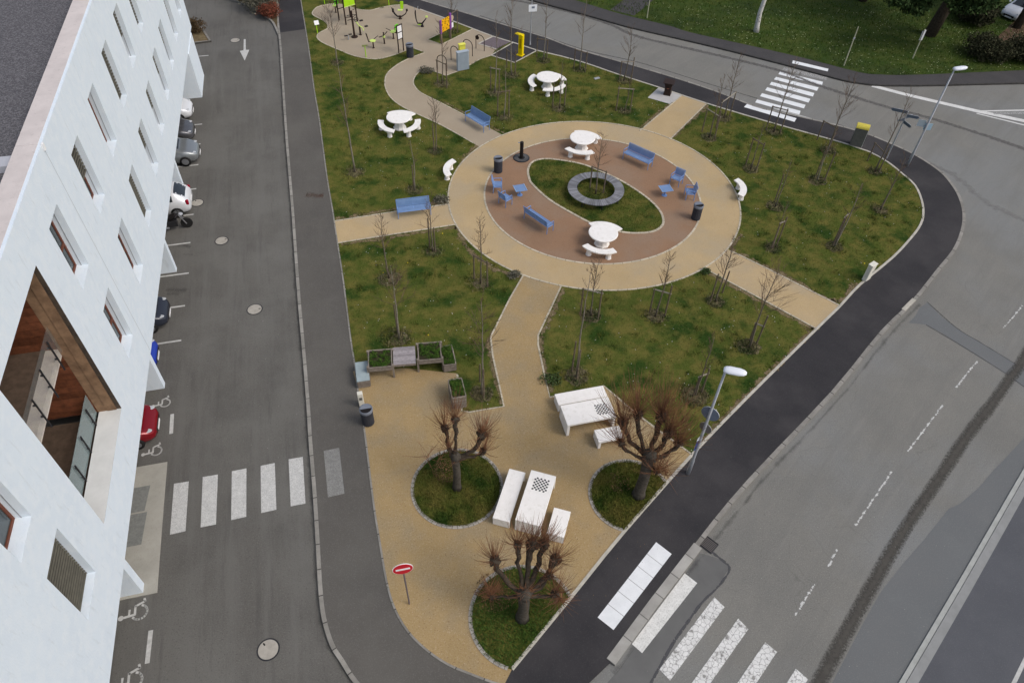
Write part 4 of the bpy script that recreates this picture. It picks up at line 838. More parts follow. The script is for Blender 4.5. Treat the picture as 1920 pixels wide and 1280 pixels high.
def blob(mb, c, r, n1=8, n2=6, seed=0, amp=.25):
    rr = random.Random(seed); vs = []; fs = []
    for i in range(n2 + 1):
        th = PI * i / n2
        for j in range(n1):
            ph = 2 * PI * j / n1; k = r * (1 + rr.uniform(-amp, amp)); vs.append((c[0] + k * math.sin(th) * math.cos(ph), c[1] + k * math.sin(th) * math.sin(ph), c[2] + k * math.cos(th)))
    for i in range(n2):
        for j in range(n1): fs.append((i * n1 + j, (i + 1) * n1 + j, (i + 1) * n1 + (j + 1) % n1, i * n1 + (j + 1) % n1))
    mb.add(vs, fs)
def pollard(bpx, knobs, label, zf, r0, seed, lows=(), slen=1.2, dens=100):
    """knobs: (px, py, height above ground)"""
    rr = random.Random(seed); q = W(*bpx); t = thing('pollarded_tree', label, 'tree', (q[0], q[1], PZ + .02), 0, 'pollarded trees with reddish shoots')
    mb = MB(); tp = [(0, 0, -.05), (.0, .02, .25), (.03, .0, zf * .5), (0, .03, zf * .85), (.02, .02, zf * 1.08)]
    mb.tube(tp, [r0 * 1.35, r0 * 1.02, r0 * .92, r0 * 1.0, r0 * .8], 12); blob(mb, (.02, .02, zf), r0 * 1.25, 12, 8, seed, .16)
    mb.build('trunk', trunk_m, t, smooth=True)
    sh = MB(); lm = MB()
    for n, (kx, ky, kz, kr) in enumerate(knobs):
        kr *= .86
        p = W(kx, ky, PZ + kz); e = Vector((p[0] - q[0], p[1] - q[1], kz)); s = Vector((0, 0, zf * .92))
        hv = Vector((e.x, e.y, 0)); pts = []; m = 7
        for i in range(m + 1):
            u = i / m; a = s.lerp(e, u); a += hv * .22 * math.sin(u * PI) + Vector((rr.uniform(-.05, .05), rr.uniform(-.05, .05), -.10 * math.sin(u * PI))); pts.append(a)
        rad = [kr * (.90 - .34 * math.sin(i / m * PI) + rr.uniform(-.10, .14)) for i in range(m + 1)]
        lm.tube(pts, rad, 9)
        blob(lm, e, kr * 1.45, 9, 7, seed + n, .32)
        for _ in range(3): blob(lm, e + Vector((rr.uniform(-1, 1), rr.uniform(-1, 1), rr.uniform(-1, .6))) * kr, kr * .6, 7, 5, seed + n + _, .3)
        for j in range(4):
            u = rr.uniform(.3, .9); a = pts[int(u * m)]; blob(lm, a, kr * rr.uniform(.5, .8), 6, 5, seed + j, .35)
        ns = int(dens * kr / .105)
        for _ in range(ns):
            az = rr.uniform(0, 2 * PI); el = rr.random() ** .8 * 1.35; d = Vector((math.cos(az) * math.sin(el), math.sin(az) * math.sin(el), math.cos(el)))
            d = (d + hv * .15).normalized(); o = e + d * kr * .9; ln = slen * rr.uniform(.45, 1.1) * (1.05 - .3 * el)
            if rr.random() < .14: o = pts[rr.randint(2, m)] + Vector((0, 0, kr * .5)); ln *= .6
            d1 = (d + Vector((rr.uniform(-.18, .18), rr.uniform(-.18, .18), .40))).normalized()
            d2 = (d1 + Vector((rr.uniform(-.15, .15), rr.uniform(-.15, .15), .35))).normalized()
            sh.tube([o, o + d * ln * .3, o + d * ln * .3 + d1 * ln * .38, o + d * ln * .3 + d1 * ln * .38 + d2 * ln * .32], [.0078, .0062, .0046, .002], 3, False)
            if rr.random() < .5:
                b_ = o + d * ln * .35; d3 = (d1 + Vector((rr.uniform(-.7, .7), rr.uniform(-.7, .7), 0))).normalized(); sh.tube([b_, b_ + d3 * ln * .25], [.005, .002], 3, False)
    for (x, y, z, n, ln0) in lows:
        for _ in range(n):
            az = rr.uniform(0, 2 * PI); d = Vector((math.cos(az), math.sin(az), rr.uniform(-.25, .75))).normalized(); o = Vector((x + rr.uniform(-.1, .1), y + rr.uniform(-.1, .1), z + rr.uniform(-.15, .15))); ln = ln0 * rr.uniform(.5, 1.2)
            d1 = (d + Vector((rr.uniform(-.3, .3), rr.uniform(-.3, .3), .2))).normalized(); sh.tube([o, o + d * ln * .5, o + d * ln * .5 + d1 * ln * .5], [.008, .006, .002], 3, False)
    lm.build('limbs', darkbark_m, t, smooth=True); sh.build('shoots', redtwig_m, t)
pollard((857, 915), [(834, 803, 3.2, .115), (854, 787, 4.1, .12), (904, 815, 3.1, .16), (906, 846, 2.2, .11), (842, 842, 2.5, .07)], 'pollarded tree standing in the full round grass circle with its shoots by the planter', 2.15, .155, 3, [(.1, .1, 2.0, 30, .5), (-1.1, .1, 1.9, 14, .8), (-.6, .1, 1.8, 16, .7)], 1.4, 85)
pollard((1197, 928), [(1168, 793, 3.6, .15), (1197, 777, 4.2, .15), (1240, 779, 4.1, .17), (1254, 811, 3.6, .16), (1272, 831, 3.2, .14), (1165, 832, 3.0, .12), (1230, 884, 1.9, .10)], 'largest pollarded tree beside the sidewalk with shoots spreading over the white bench', 2.65, .22, 5, [(.7, -.1, 2.0, 60, .9), (.1, .1, 2.7, 90, .9)], 2.1, 115)
pollard((979, 1158), [(927, 1051, 3.0, .15), (970, 1022, 3.6, .12), (997, 1021, 3.7, .17), (1019, 1020, 3.6, .16), (1041, 1050, 3.2, .15), (1030, 1079, 2.6, .12), (1041, 1112, 1.8, .12), (921, 1118, 1.5, .10)], 'nearest pollarded tree at the tip of the plaza with knobs like fists', 1.9, .20, 9, [(-1.1, .4, 1.3, 90, .6), (1.2, .2, 1.1, 90, .7), (0, 0, 2.0, 50, .6)], 1.25, 75)

# leaf crowns -------------------------------------------------------
def leafy(mb, c, r, n, size, seed=0, flat=1., shell=.55):
    g = np.random.default_rng(seed)
    d = g.normal(size=(n, 3)); d /= np.linalg.norm(d, axis=1)[:, None]; rad = (shell + (1 - shell) * g.random(n)) * r
    lump = 1 + .22 * np.sin(d[:, 0] * 5 + seed) * np.cos(d[:, 1] * 4 + seed * 2) + .15 * np.sin(d[:, 2] * 7 + seed)
    p = d * (rad * lump)[:, None] * np.array([1, 1, flat]) + np.array(c)
    a = g.normal(size=(n, 3)); a /= np.linalg.norm(a, axis=1)[:, None]; b = np.cross(a, g.normal(size=(n, 3))); b /= np.linalg.norm(b, axis=1)[:, None]
    s = (size * (.6 + .8 * g.random(n)))[:, None]
    o = len(mb.v); V = np.stack([p - a * s, p + b * s * .5, p + a * s, p - b * s * .5], 1).reshape(-1, 3)
    mb.v += [tuple(x) for x in V.tolist()]; mb.f += [(o + 4 * i, o + 4 * i + 1, o + 4 * i + 2, o + 4 * i + 3) for i in range(n)]
def shrub(px_, z, rr_, label, mat, n=900, size=.05, flat=.7, name='shrub', blobs=4, seed=1, group=None):
    q = W(*px_, z); t = thing(name, label, 'shrub', (q[0], q[1], z), 0, group); g = random.Random(seed); mb = MB(); st = MB()
    for k in range(blobs):
        c = (g.uniform(-.5, .5) * rr_, g.uniform(-.5, .5) * rr_, rr_ * flat * g.uniform(.5, .8)); leafy(mb, c, rr_ * g.uniform(.5, .75), n // blobs, size, seed * 10 + k, flat)
        st.tube([(0, 0, 0), (c[0] * .5, c[1] * .5, c[2] * .6), (c[0] * 1.2, c[1] * 1.2, c[2] * 1.2)], [.02, .015, .006], 4)
    mb.build('foliage', mat, t); st.build('stems', bark_m, t)
shrub((962, 520), PZ, .42, 'small grey green shrub in the lawn corner by the central path', shrub_m, 700, .045, .6, seed=2)
shrub((828, 376), PZ, .55, 'low grey shrub beside the blue bench where the west path meets the ring', shrub_m, 700, .045, .4, seed=3)
shrub((803, 134), PZ, .6, 'low grey shrub on the lawn corner by the bicycle hoops', shrub_m, 800, .05, .45, seed=4)
shrub((1322, 512), PZ, .32, 'small green shrub at the corner where the south east path leaves the ring', shrubg_m, 500, .04, .5, seed=5)
shrub((1036, 716), PZ, .5, 'green low plants beside the near chess table', shrubg_m, 500, .05, .35, seed=6)
shrub((512, 30), .1, 1.2, 'small red shrub in the planting bed at the bend of the driveway', redshrub_m, 2600, .06, .7, seed=7)
shrub((515, 0), .1, 1.0, 'red shrub at the top edge of the planting bed by the footway', redshrub_m, 2200, .06, .7, seed=8)
shrub((494, 18), .1, 1.8, 'grey green shrub beside the red shrub in the driveway planting bed', shrub_m, 4000, .06, .6, seed=9)
shrub((470, -8), .1, 2.4, 'dark shrub at the far end of the driveway bend', darkleaf_m, 6000, .07, .6, seed=10)
shrub((445, -18), .1, 2.2, 'dark spreading shrub behind the curved edge of the driveway', darkleaf_m, 6000, .07, .6, seed=11)
shrub((366, 62), .1, 1.1, 'brown shrub in the small kerbed bed by the building corner', M('brown_leaves', (.10, .06, .03), .9, (.06, .045, .025), 5, 3, rnd=.4), 2200, .06, .7, seed=12)
bedp = PW([(430, -30), (437, 0), (471, 12), (490, 24), (509, 39), (517, 52), (520, 58), (520, 37), (518, 0), (505, -40)])
sheet('planting_bed', bedp, PZ + .012, M('bed_soil', (.07, .055, .035), .95, (.12, .095, .05), 4, 6, .6, 20))
ribbon('kerb', smooth_line(PW([(400, -14), (437, 0), (471, 12), (490, 24), (509, 39), (517, 52), (522, 64)]), 4), .16, 0, kerb_m, h=PZ + .03)
tri = PW([(350, 36), (366, 40), (381, 57), (394, 77), (360, 81), (340, 82)])
sheet('planting_bed', tri, PZ + .012, M('bed_soil2', (.20, .16, .09), .95, (.10, .07, .04), 3, 6, .6, 20))
ribbon('kerb', PW([(366, 40), (381, 57), (394, 77), (360, 81)]), .16, 0, kerb_m, h=PZ + .04)
shrub((1850, 106), PZ, 1.9, 'dark rounded shrub on the far grass behind the lamp head', darkleaf_m, 6000, .09, .6, seed=13)
shrub((1925, 110), PZ, 1.7, 'dark shrub at the right edge of the far grass', darkleaf_m, 6000, .09, .6, seed=14)
shrub((1800, 36), PZ, 2.0, 'very dark bushy shrub under the big pine on the far grass', darkleaf_m, 7000, .1, .7, seed=15)
sheet('bare_ground', PW([(1855, 85), (1880, 60), (1925, 20), (2000, 10), (2000, 70), (1925, 88)]), PZ + .008, M('red_soil', (.11, .065, .045), .95, (.08, .06, .035), 2, 5))
# birch on the far grass
q = W(1418, 60); t = thing('birch_tree', 'white barked birch trunk on the far grass', 'tree', (q[0], q[1], PZ))
MB().tube([(0, 0, -.1), (-.05, .05, .5), (-.1, .05, 1.5), (.05, .1, 3), (.0, .2, 4.5), (.1, .2, 7), (.2, .3, 10)], [.24, .19, .17, .155, .14, .09, .03], 10).build('trunk', speckle(M('birch_bark', (.62, .61, .58), .8, (.50, .49, .46), 4, 5), 6, .58, .66, (.05, .045, .04), .9), t, smooth=True)
b = MB(); a = MB(); twig_tree(a, b, 10.5, 2.2, 34, seed=5, r0=.06, crown0=.55, sub=9); b.build('branches', twig_m, t)
def pine(bpx, label, h, lean, crowns, r=.35, seed=0):
    q = W(*bpx); t = thing('pine_tree', label, 'tree', (q[0], q[1], PZ), 0, 'large trees on the far grass'); top = Vector((lean[0], lean[1], h))
    mb = MB(); mb.tube([(0, 0, -.1), tuple(top * .3), tuple(top * .6), tuple(top)], [r * 1.2, r, r * .8, r * .3], 10); lf = MB()
    for k, (x, y, z, rr_) in enumerate(crowns):
        mb.tube([tuple(top * min(.95, z / h * .85)), (x * .6, y * .6, z), (x, y, z)], [.12, .07, .03], 6); leafy(lf, (x, y, z), rr_, int(1500 * rr_ * rr_), .13, seed + k, .5, .3)
    mb.build('trunk', darkbark_m, t, smooth=True); lf.build('crown', pine_m, t)
pine((1742, 66), 'big dark pine leaning on the far grass beside the parked white car', 9, (2.2, 1.2), [(*[a - b for a, b in zip(W(px_, py_, z_), W(1742, 66))], z_, r_) for px_, py_, z_, r_ in ((1716, 10, 3.4, 1.2), (1690, -4, 3.8, 1.3), (1808, 4, 3.6, 1.6), (1836, -2, 4.0, 1.4), (1755, -22, 4.6, 1.6))] + [(1.5, 1.5, 7.5, 2.6), (-3.2, 2.0, 6.0, 2.0), (0.5, 3.5, 6.5, 2.2)], .42, 20)
pine((1617, 2), 'dark trunked tree at the top edge of the far grass', 9, (.3, .3), [(0, 0, 7, 2.5), (1.8, .5, 6, 2), (-1.8, 0, 6.4, 2)], .3, 40)
pine((1905, 52), 'brown trunked tree on bare red soil at the right edge', 9, (1.5, 1.0), [(2.5, 1, 6.5, 2.4), (.5, 2.5, 7.5, 2.4)], .28, 60)


# grass blades, weeds, daisies --------------------------------------
parkpoly = west + east[:-1]
hard = [PW(plaza_px), PW([(627, 415), (845, 382), (862, 400), (862, 421), (633, 456.5)]), PW([(1199, 246), (1279, 179), (1326, 193.5), (1256, 263)]), PW([(1300, 500), (1320, 503), (1530, 616), (1574, 573), (1440.6, 505), (1368.5, 470), (1350, 455)]), outer, PW([c6b(38, 490), c6b(95, 437), c6b(212, 480), c6b(150, 522)])]
fitpoly = PW(nwL + [(775, 91), (757, 97), (737, 104.5), (705, 111.6), (666, 106), (622, 88.5), (595, 72), (603, 60), (614, 50), (590, 31), (585.5, 25), (601, 12), (640, 9), (693, 20), (764, 9.9), (843, 38), (887, 54.7), (924, 69), (962, 80), (1006, 95), (965, 118), (921, 104.6), (900, 111.6), (882, 122), (857.5, 134.6)] + nwR)
hard = hard + [fitpoly]
def blades(name, X, Y, Z, hgt, wid, mat, seed=0, lean=.5):
    g = np.random.default_rng(seed); n = len(X); az = g.random(n) * 2 * PI; la = g.random(n) * 2 * PI; l = g.random(n) * lean
    h = hgt * (.5 + g.random(n)); w_ = wid * (.6 + .8 * g.random(n)); dx, dy = np.cos(az) * w_, np.sin(az) * w_; Z = np.zeros(n) + Z
    V = np.stack([np.stack([X - dx, Y - dy, Z], 1), np.stack([X + dx, Y + dy, Z], 1), np.stack([X + np.cos(la) * l * h, Y + np.sin(la) * l * h, Z + h], 1)], 1).reshape(-1, 3)
    me = bpy.data.meshes.new(name); me.vertices.add(3 * n); me.vertices.foreach_set('co', V.ravel()); me.loops.add(3 * n); me.loops.foreach_set('vertex_index', np.arange(3 * n, dtype=np.int32))
    me.polygons.add(n); me.polygons.foreach_set('loop_start', np.arange(0, 3 * n, 3, dtype=np.int32)); me.polygons.foreach_set('loop_total', np.full(n, 3, dtype=np.int32)); me.update(calc_edges=True); me.materials.append(mat)
    o = bpy.data.objects.new(name, me); col.objects.link(o); o['kind'] = 'stuff'; return o
N_ = 420000; X = rng.uniform(-16, 28, N_); Y = rng.uniform(7, 66, N_)
keep = inpoly(X, Y, parkpoly)
for h_ in hard: keep &= ~inpoly(X, Y, h_)
keep &= (Y < 52) | (rng.random(N_) < .5)
blades('grass', X[keep], Y[keep], PZ + .008, .05, .012, blade_m, 1, 1.2)
X = rng.uniform(-1, 10, 40000); Y = rng.uniform(30, 40, 40000); k = inpoly(X, Y, inner); blades('grass', X[k], Y[k], PZ + .024, .06, .013, blade_m, 2, 1.)
for i, p in enumerate(disc_polys):
    xs = [a[0] for a in p]; ys = [a[1] for a in p]; n = 14000; X = rng.uniform(min(xs), max(xs), n); Y = rng.uniform(min(ys), max(ys), n); k = inpoly(X, Y, p)
    blades('grass', X[k], Y[k], PZ + .02, .09, .012, lush_m if i == 2 else blade_m, 3 + i, 1.)
X = rng.uniform(-10, 75, 150000); Y = rng.uniform(44, 85, 150000); k = inpoly(X, Y, fg + [(259, 85), (259, 259), (-159, 259), (-159, 125)]); blades('grass', X[k], Y[k], PZ + .004, .12, .025, M('far_blades', (.036, .074, .011), .9, (.072, .100, .018), 2, 4, spec=.03, rnd=.5), 9, 1.)
g = np.random.default_rng(77); nc = 1500; cx_ = g.uniform(-16, 28, nc); cy_ = g.uniform(8, 60, nc); X = (cx_[:, None] + g.normal(0, .11, (nc, 34))).ravel(); Y = (cy_[:, None] + g.normal(0, .11, (nc, 34))).ravel()
k = inpoly(X, Y, parkpoly)
for h_ in hard: k &= ~inpoly(X, Y, h_)
blades('grass_tufts', X[k], Y[k], PZ + .008, .13, .012, M('tuft_blades', (.045, .090, .014), .9, (.13, .135, .032), 1.5, 4, spec=.03, rnd=.5), 21, 1.1)
xs, ys, rs = [], [], []
for (x, y) in mulch_pts + [W(735, 632), W(1302, 745), W(1395, 650)]:
    n = 300; r = .45 + .22 * random.random(); a = rng.random(n) * 2 * PI; d = np.abs(rng.normal(.75, .22, n)) * r; xs.append(x + d * np.cos(a)); ys.append(y + d * np.sin(a))
blades('dry_grass', np.concatenate(xs), np.concatenate(ys), PZ + .01, .13, .018, dry_m, 12, 1.1)
mb = MB()
for (x, y) in mulch_pts:
    r = random.uniform(.36, .62); pl = [(x + r * random.uniform(.8, 1.15) * math.cos(a), y + r * random.uniform(.8, 1.15) * math.sin(a)) for a in [2 * PI * i / 16 for i in range(16)]]; mb.sheet(pl, PZ + .0105)
tag(mb.build('mulch', mulch_m), kind='stuff')
# daisies and dandelions
def dots(name, n, region, mat, r, z=PZ + .05):
    X = rng.uniform(region[0], region[1], n); Y = rng.uniform(region[2], region[3], n); k = inpoly(X, Y, parkpoly)
    for h_ in hard: k &= ~inpoly(X, Y, h_)
    mb = MB()
    for x, y in zip(X[k], Y[k]): mb.sheet([(x + r * math.cos(a), y + r * math.sin(a)) for a in (0, 1.05, 2.1, 3.14, 4.2, 5.25)], z)
    tag(mb.build(name, mat), kind='stuff')
dots('daisies', 900, (-10, 26, 16, 46), wht_m, .016); dots('dandelions', 26, (-7, 20, 17, 32), M('dandelion', (.75, .62, .02), .8), .035)
X = rng.uniform(10, 60, 1800); Y = rng.uniform(44, 62, 1800); k = inpoly(X, Y, fg + [(259, 85), (259, 259), (-159, 259), (-159, 125)]); mb = MB()
for x, y in zip(X[k], Y[k]): mb.sheet([(x + .03 * math.cos(a), y + .03 * math.sin(a)) for a in (0, 1.05, 2.1, 3.14, 4.2, 5.25)], PZ + .12)
tag(mb.build('daisies', M('far_daisy', (.55, .6, .35), .9)), kind='stuff')
# loose gravel grains on the plaza paths

def litter(name, c, r, n, mat, size=.03, z=PZ + .06, clip_=None):
    g = np.random.default_rng(int(abs(c[0]) * 99) + n); mb = MB()
    for _ in range(n):
        a = g.random() * 2 * PI; d = r * math.sqrt(g.random()); x, y = c[0] + d * math.cos(a), c[1] + d * math.sin(a); s_ = size * g.uniform(.5, 1.3); o = g.random() * PI; t_ = g.uniform(-.4, .4, 4) * s_
        P = [(x + s_ * math.cos(o + k * PI / 2) * (1 if k % 2 else .6), y + s_ * math.sin(o + k * PI / 2) * (1 if k % 2 else .6), z + t_[k]) for k in range(4)]; mb.add(P, [(0, 1, 2, 3)])
    tag(mb.build(name, mat), kind='stuff')
leaflit = M('dead_leaves', (.20, .12, .055), .9, (.11, .075, .04), 5, 3, rnd=.5)
litter('fallen_leaves', W(838, 884), .55, 420, leaflit, .035); litter('fallen_leaves', W(930, 1110), .75, 380, leaflit, .03); litter('fallen_leaves', W(1160, 905), .5, 150, leaflit, .03)
litter('fallen_leaves', (1.5, 16), 5.5, 240, leaflit, .02, PZ + .022); litter('fallen_leaves', (4.4, 34.9), 8, 160, leaflit, .02, PZ + .035)
litter('road_grit', (9, 12), 8, 260, M('pale_grit', (.42, .41, .38), .9), .014, .012); litter('road_grit', (-9, 22), 6, 200, bpy.data.materials['pale_grit'], .012, .012)

# ================================================================== FURNITURE
Z0 = PZ + .02
# concrete round picnic tables
def arc_slab(mb, r0, r1, a0, a1, z0, z1, n=14):
    o = [(r1 * math.cos(a0 + (a1 - a0) * i / n), r1 * math.sin(a0 + (a1 - a0) * i / n)) for i in range(n + 1)]; i_ = [(r0 * math.cos(a0 + (a1 - a0) * i / n), r0 * math.sin(a0 + (a1 - a0) * i / n)) for i in range(n, -1, -1)]
    mb.prism(o + i_, z0, z1)
def rtable(c, z, label):
    t = thing('picnic_table', label, 'table', (c[0], c[1], z), 0, 'round white concrete picnic tables')
    MB().lathe([(.60, .70), (.76, .72), (.785, .75), (.775, .79), (.74, .80)], n=40).build('tabletop', white_c, t, smooth=False)
    MB().lathe([(.42, 0), (.42, .06), (.34, .10), (.28, .35), (.34, .62), (.42, .70)], n=8).build('pedestal', white_c, t, bevel=.01)
def cbench(c, z, ang, label, mid=1.22, half=R(38)):
    """curved bench; c = centre of its curve"""
    t = thing('curved_bench', label, 'bench', (c[0], c[1], z), ang, 'curved white concrete benches')
    mb = MB(); arc_slab(mb, mid - .19, mid + .19, -half, half, .40, .47); mb.build('seat', white_c, t, bevel=.015)
    for s in (-1, 1):
        x, y = mid * math.cos(s * half * .62), mid * math.sin(s * half * .62)
        MB().lathe([(.17, 0), (.15, .05), (.13, .22), (.17, .40)], n=8).build('leg', white_c, t, bevel=.01, loc=(x, y, 0))
    return t
for (c, nm, dirs) in (((-7.63, 41.38), 'the west lawn', ((-141, 'left front side'), (-27, 'right front side'), (90, 'far side'))), ((1.81, 47.28), 'the north lawn', ((178, 'left side'), (-62, 'near side'), (55, 'far right side'))),
                      ((3.89, 39.72), 'the far brown circle edge', ((-101, 'near side'), (66, 'hidden side'))), ((4.62, 30.5), 'the near brown circle edge', ((-103, 'near side'), (78, 'far side')))):
    rtable(c, Z0, 'round white concrete table on ' + nm)
    for a, sd in dirs: cbench(c, Z0, R(a), 'white curved bench, ' + sd + ' of the table on ' + nm, 1.17, R(43))
def lone(pxs, label):
    P = PW([p for p in pxs], PZ + .47); x, y, r = fit_circle(P); m = P[1]; ang = math.atan2(m[1] - y, m[0] - x); mid = 1.22
    c = (m[0] - math.cos(ang) * (mid + .12), m[1] - math.sin(ang) * (mid + .12)); cbench(c, Z0, ang, label, mid, R(41))
c580 = crop(580, 160, 4.571); c3c = crop(1200, 180, 2.909)
lone([c580(1268, 640), c580(1160, 700), c580(1190, 765)], 'lone curved white bench on the grass left of the ring path')
lone([c3c(498, 440), c3c(575, 500), c3c(560, 540)], 'lone curved white bench on the grass right of the ring path')
# chess tables and slab benches
def slab(name, label, c, z, ang, L_, W_, H_, board=None, group=None, leg=.12):
    t = thing(name, label, 'table' if board is not None else 'bench', (c[0], c[1], z), ang, group)
    MB().box((0, 0, H_ - .055), (L_, W_, .11)).build('tabletop' if board is not None else 'seat', white_c, t, bevel=.012)
    for s in (-1, 1): MB().box((s * (L_ / 2 - leg / 2 - .004), 0, (H_ - .112) / 2), (leg, W_ - .008, H_ - .112)).build('leg', white_c, t, bevel=.012)
    if board is not None:
        n = 8; sq = board[2] / n; mb = MB()
        for i in range(n):
            for j in range(n):
                if (i + j) % 2: x = board[0] + (i - 3.5) * sq; y = board[1] + (j - 3.5) * sq; mb.sheet([(x - sq / 2, y - sq / 2), (x + sq / 2, y - sq / 2), (x + sq / 2, y + sq / 2), (x - sq / 2, y + sq / 2)], H_ + .003)
        mb.build('chess_board', M('chess_black', (.05, .05, .055), .7), t)
cg = 'white concrete chess tables'; bg_ = 'white slab benches beside the chess tables'
slab('chess_table', 'white chess table between the two grass circles, board at its far end', (1.12, 14.45), Z0, R(75), 2.26, 1.0, .75, (.58, -.02, .58), cg)
slab('slab_bench', 'long white slab bench on the left of the chess table between the grass circles', (.11, 14.7), Z0, R(75.5), 2.26, .66, .47, None, bg_)
slab('slab_bench', 'short white slab bench on the right of the chess table between the grass circles', (1.99, 13.6), Z0, R(75.5), 1.12, .65, .47, None, bg_)
slab('chess_table', 'white chess table at the lawn corner near the largest pollarded tree', (3.28, 18.65), Z0, R(15.5), 2.12, 1.05, .75, (.60, -.04, .54), cg)
slab('slab_bench', 'long white slab bench behind the chess table at the lawn corner', (3.05, 19.7), Z0, R(15.5), 2.2, .62, .47, None, bg_)
slab('slab_bench', 'short white slab bench in front of the chess table at the lawn corner', (4.12, 17.72), Z0, R(15), 1.08, .63, .47, None, bg_)
# blue perforated benches, armchairs, tables
def blue_seat(L_, label, name, cat, group):
    t = thing(name, label, cat, (0, 0, 0), 0, group); n = 5     # seat faces -Y
    mb = MB(); prof = [(-.24, .43), (-.20, .455), (.0, .43), (.16, .425), (.20, .45)]
    def strip(prof, mat, nm, th=.008, x0=-L_ / 2 + .02, x1=L_ / 2 - .02):
        mb = MB(); vs = []; 
        for y, z in prof: vs += [(x0, y, z), (x1, y, z)]
        m = len(prof); vs += [(x, y, z - th) for x, y, z in vs]; fs = []
        for i in range(m - 1): fs.append((2 * i, 2 * i + 1, 2 * i + 3, 2 * i + 2)); k = 2 * m; fs.append((k + 2 * i + 2, k + 2 * i + 3, k + 2 * i + 1, k + 2 * i))
        return mb.add(vs, fs).build(nm, mat, t)
    strip(prof, perf_m, 'seat'); strip([(.225, .50), (.235, .60), (.26, .75), (.30, .86)], perf_m, 'backrest')
    fr = MB()
    for s in (-1, 1):
        x = s * (L_ / 2); fr.tube([(x, -.24, 0), (x, -.25, .40), (x, -.24, .63), (x, -.2, .66), (x, .05, .64), (x, .24, .62)], .02, 6); fr.tube([(x, .24, 0), (x, .22, .44), (x, .25, .62), (x, .32, .89)], .02, 6); fr.tube([(x, -.25, .42), (x, .22, .42)], .018, 6)
    fr.tube([(-L_ / 2, .32, .88), (L_ / 2, .32, .88)], .018, 6); fr.tube([(-L_ / 2, .23, .49), (L_ / 2, .23, .49)], .016, 6); fr.tube([(-L_ / 2, -.25, .435), (L_ / 2, -.25, .435)], .018, 6); fr.tube([(-L_ / 2, .21, .44), (L_ / 2, .21, .44)], .016, 6)
    if L_ > 1: fr.tube([(0, .23, .49), (0, .25, .62), (0, .32, .88)], .014, 6); fr.tube([(0, -.25, .42), (0, .21, .42)], .016, 6)
    fr.build('frame', blue_m, t); return t
gb, ga = 'blue perforated metal benches', 'blue perforated metal armchairs'
bb = blue_seat(1.8, 'blue metal bench on the curving north west path', 'blue_bench', 'bench', gb)
bb.location = (-2.72, 41.98, Z0); bb.rotation_euler = (0, 0, R(-46))
dup(bb, (-5.67, 32.5, Z0), R(15), 'blue metal bench facing the camera on the west path')
dup(bb, (7.24, 38.37, Z0), R(-39), 'blue metal bench in the brown circle near the far round table')
dup(bb, (1.22, 31.98, Z0), R(134), 'blue metal bench seen from behind in the brown circle')
ac = blue_seat(.58, 'blue armchair by the left slatted bin, left edge of the brown circle', 'blue_armchair', 'armchair', ga)
ac.location = (-1.16, 35.0, Z0); ac.rotation_euler = (0, 0, R(92))
dup(ac, (-.66, 33.75, Z0), R(134), 'blue armchair seen from behind, next to the left blue table')
dup(ac, (9.33, 36.3, Z0), R(-37), 'blue armchair above the right blue table, back to the ring path')
dup(ac, (9.92, 34.98, Z0), R(-90), 'blue armchair between the right blue table and the right slatted bin')
def stable(c, rz, label):
    t = thing('side_table', label, 'small table', (c[0], c[1], Z0), rz, 'small blue perforated tables')
    MB().box((0, 0, .475), (.62, .66, .012)).build('tabletop', perf_m, t); fr = MB()
    for s in (-1, 1): fr.tube([(s * .32, -.33, .485), (s * .32, .33, .485)], .022, 6)
    fr.build('rim', M('pale_blue', (.30, .46, .70), .4), t)
    MB().lathe([(.16, 0), (.16, .015), (.045, .03), (.045, .42), (.16, .465)], n=16).build('pedestal', blue_m, t)
stable((.15, 34.65), R(18), 'small blue square table on the left between two armchairs')
stable((8.52, 35.12), R(16), 'small blue square table on the right between two armchairs')
# bins
def bin_(c, label):
    t = thing('litter_bin', label, 'litter bin', (c[0], c[1], Z0), 0, 'dark slatted litter bins')
    MB().lathe([(.22, .02), (.225, .80)], n=24).build('liner', black_m, t, smooth=True); mb = MB()
    for i in range(22):
        a = 2 * PI * i / 22; mb.box((.245 * math.cos(a), .245 * math.sin(a), .42), (.02, .056, .80), a)
    mb.build('slats', binm, t)
    mb = MB(); n = 32; 
    o = [(.275 * math.cos(2 * PI * i / n), .275 * math.sin(2 * PI * i / n)) for i in range(n)]
    mb.lathe([(.275, .80), (.28, .93), (.25, .96), (.24, .94), (.235, .82)], n=n); 
    mb.build('rim', bintop_m, t); 
    lid = [(.235 * math.cos(a), .235 * math.sin(a)) for a in [R(10 + 190 * i / 20) for i in range(21)]]; MB().prism(lid, .955, .97).build('lid', bintop_m, t)
    MB().lathe([(.234, .948), (.234, .952)], n=24).build('opening', black_m, t)
for p, lb in ((((934, 322)), 'dark slatted litter bin at the left of the brown circle'), (((1304, 410)), 'dark slatted litter bin at the right of the brown circle'), ((769.5, 107), 'dark litter bin on the grass tip near the information board'), ((691, 792), 'dark litter bin on the plaza beside the grey footway')):
    bin_(W(*p), lb)
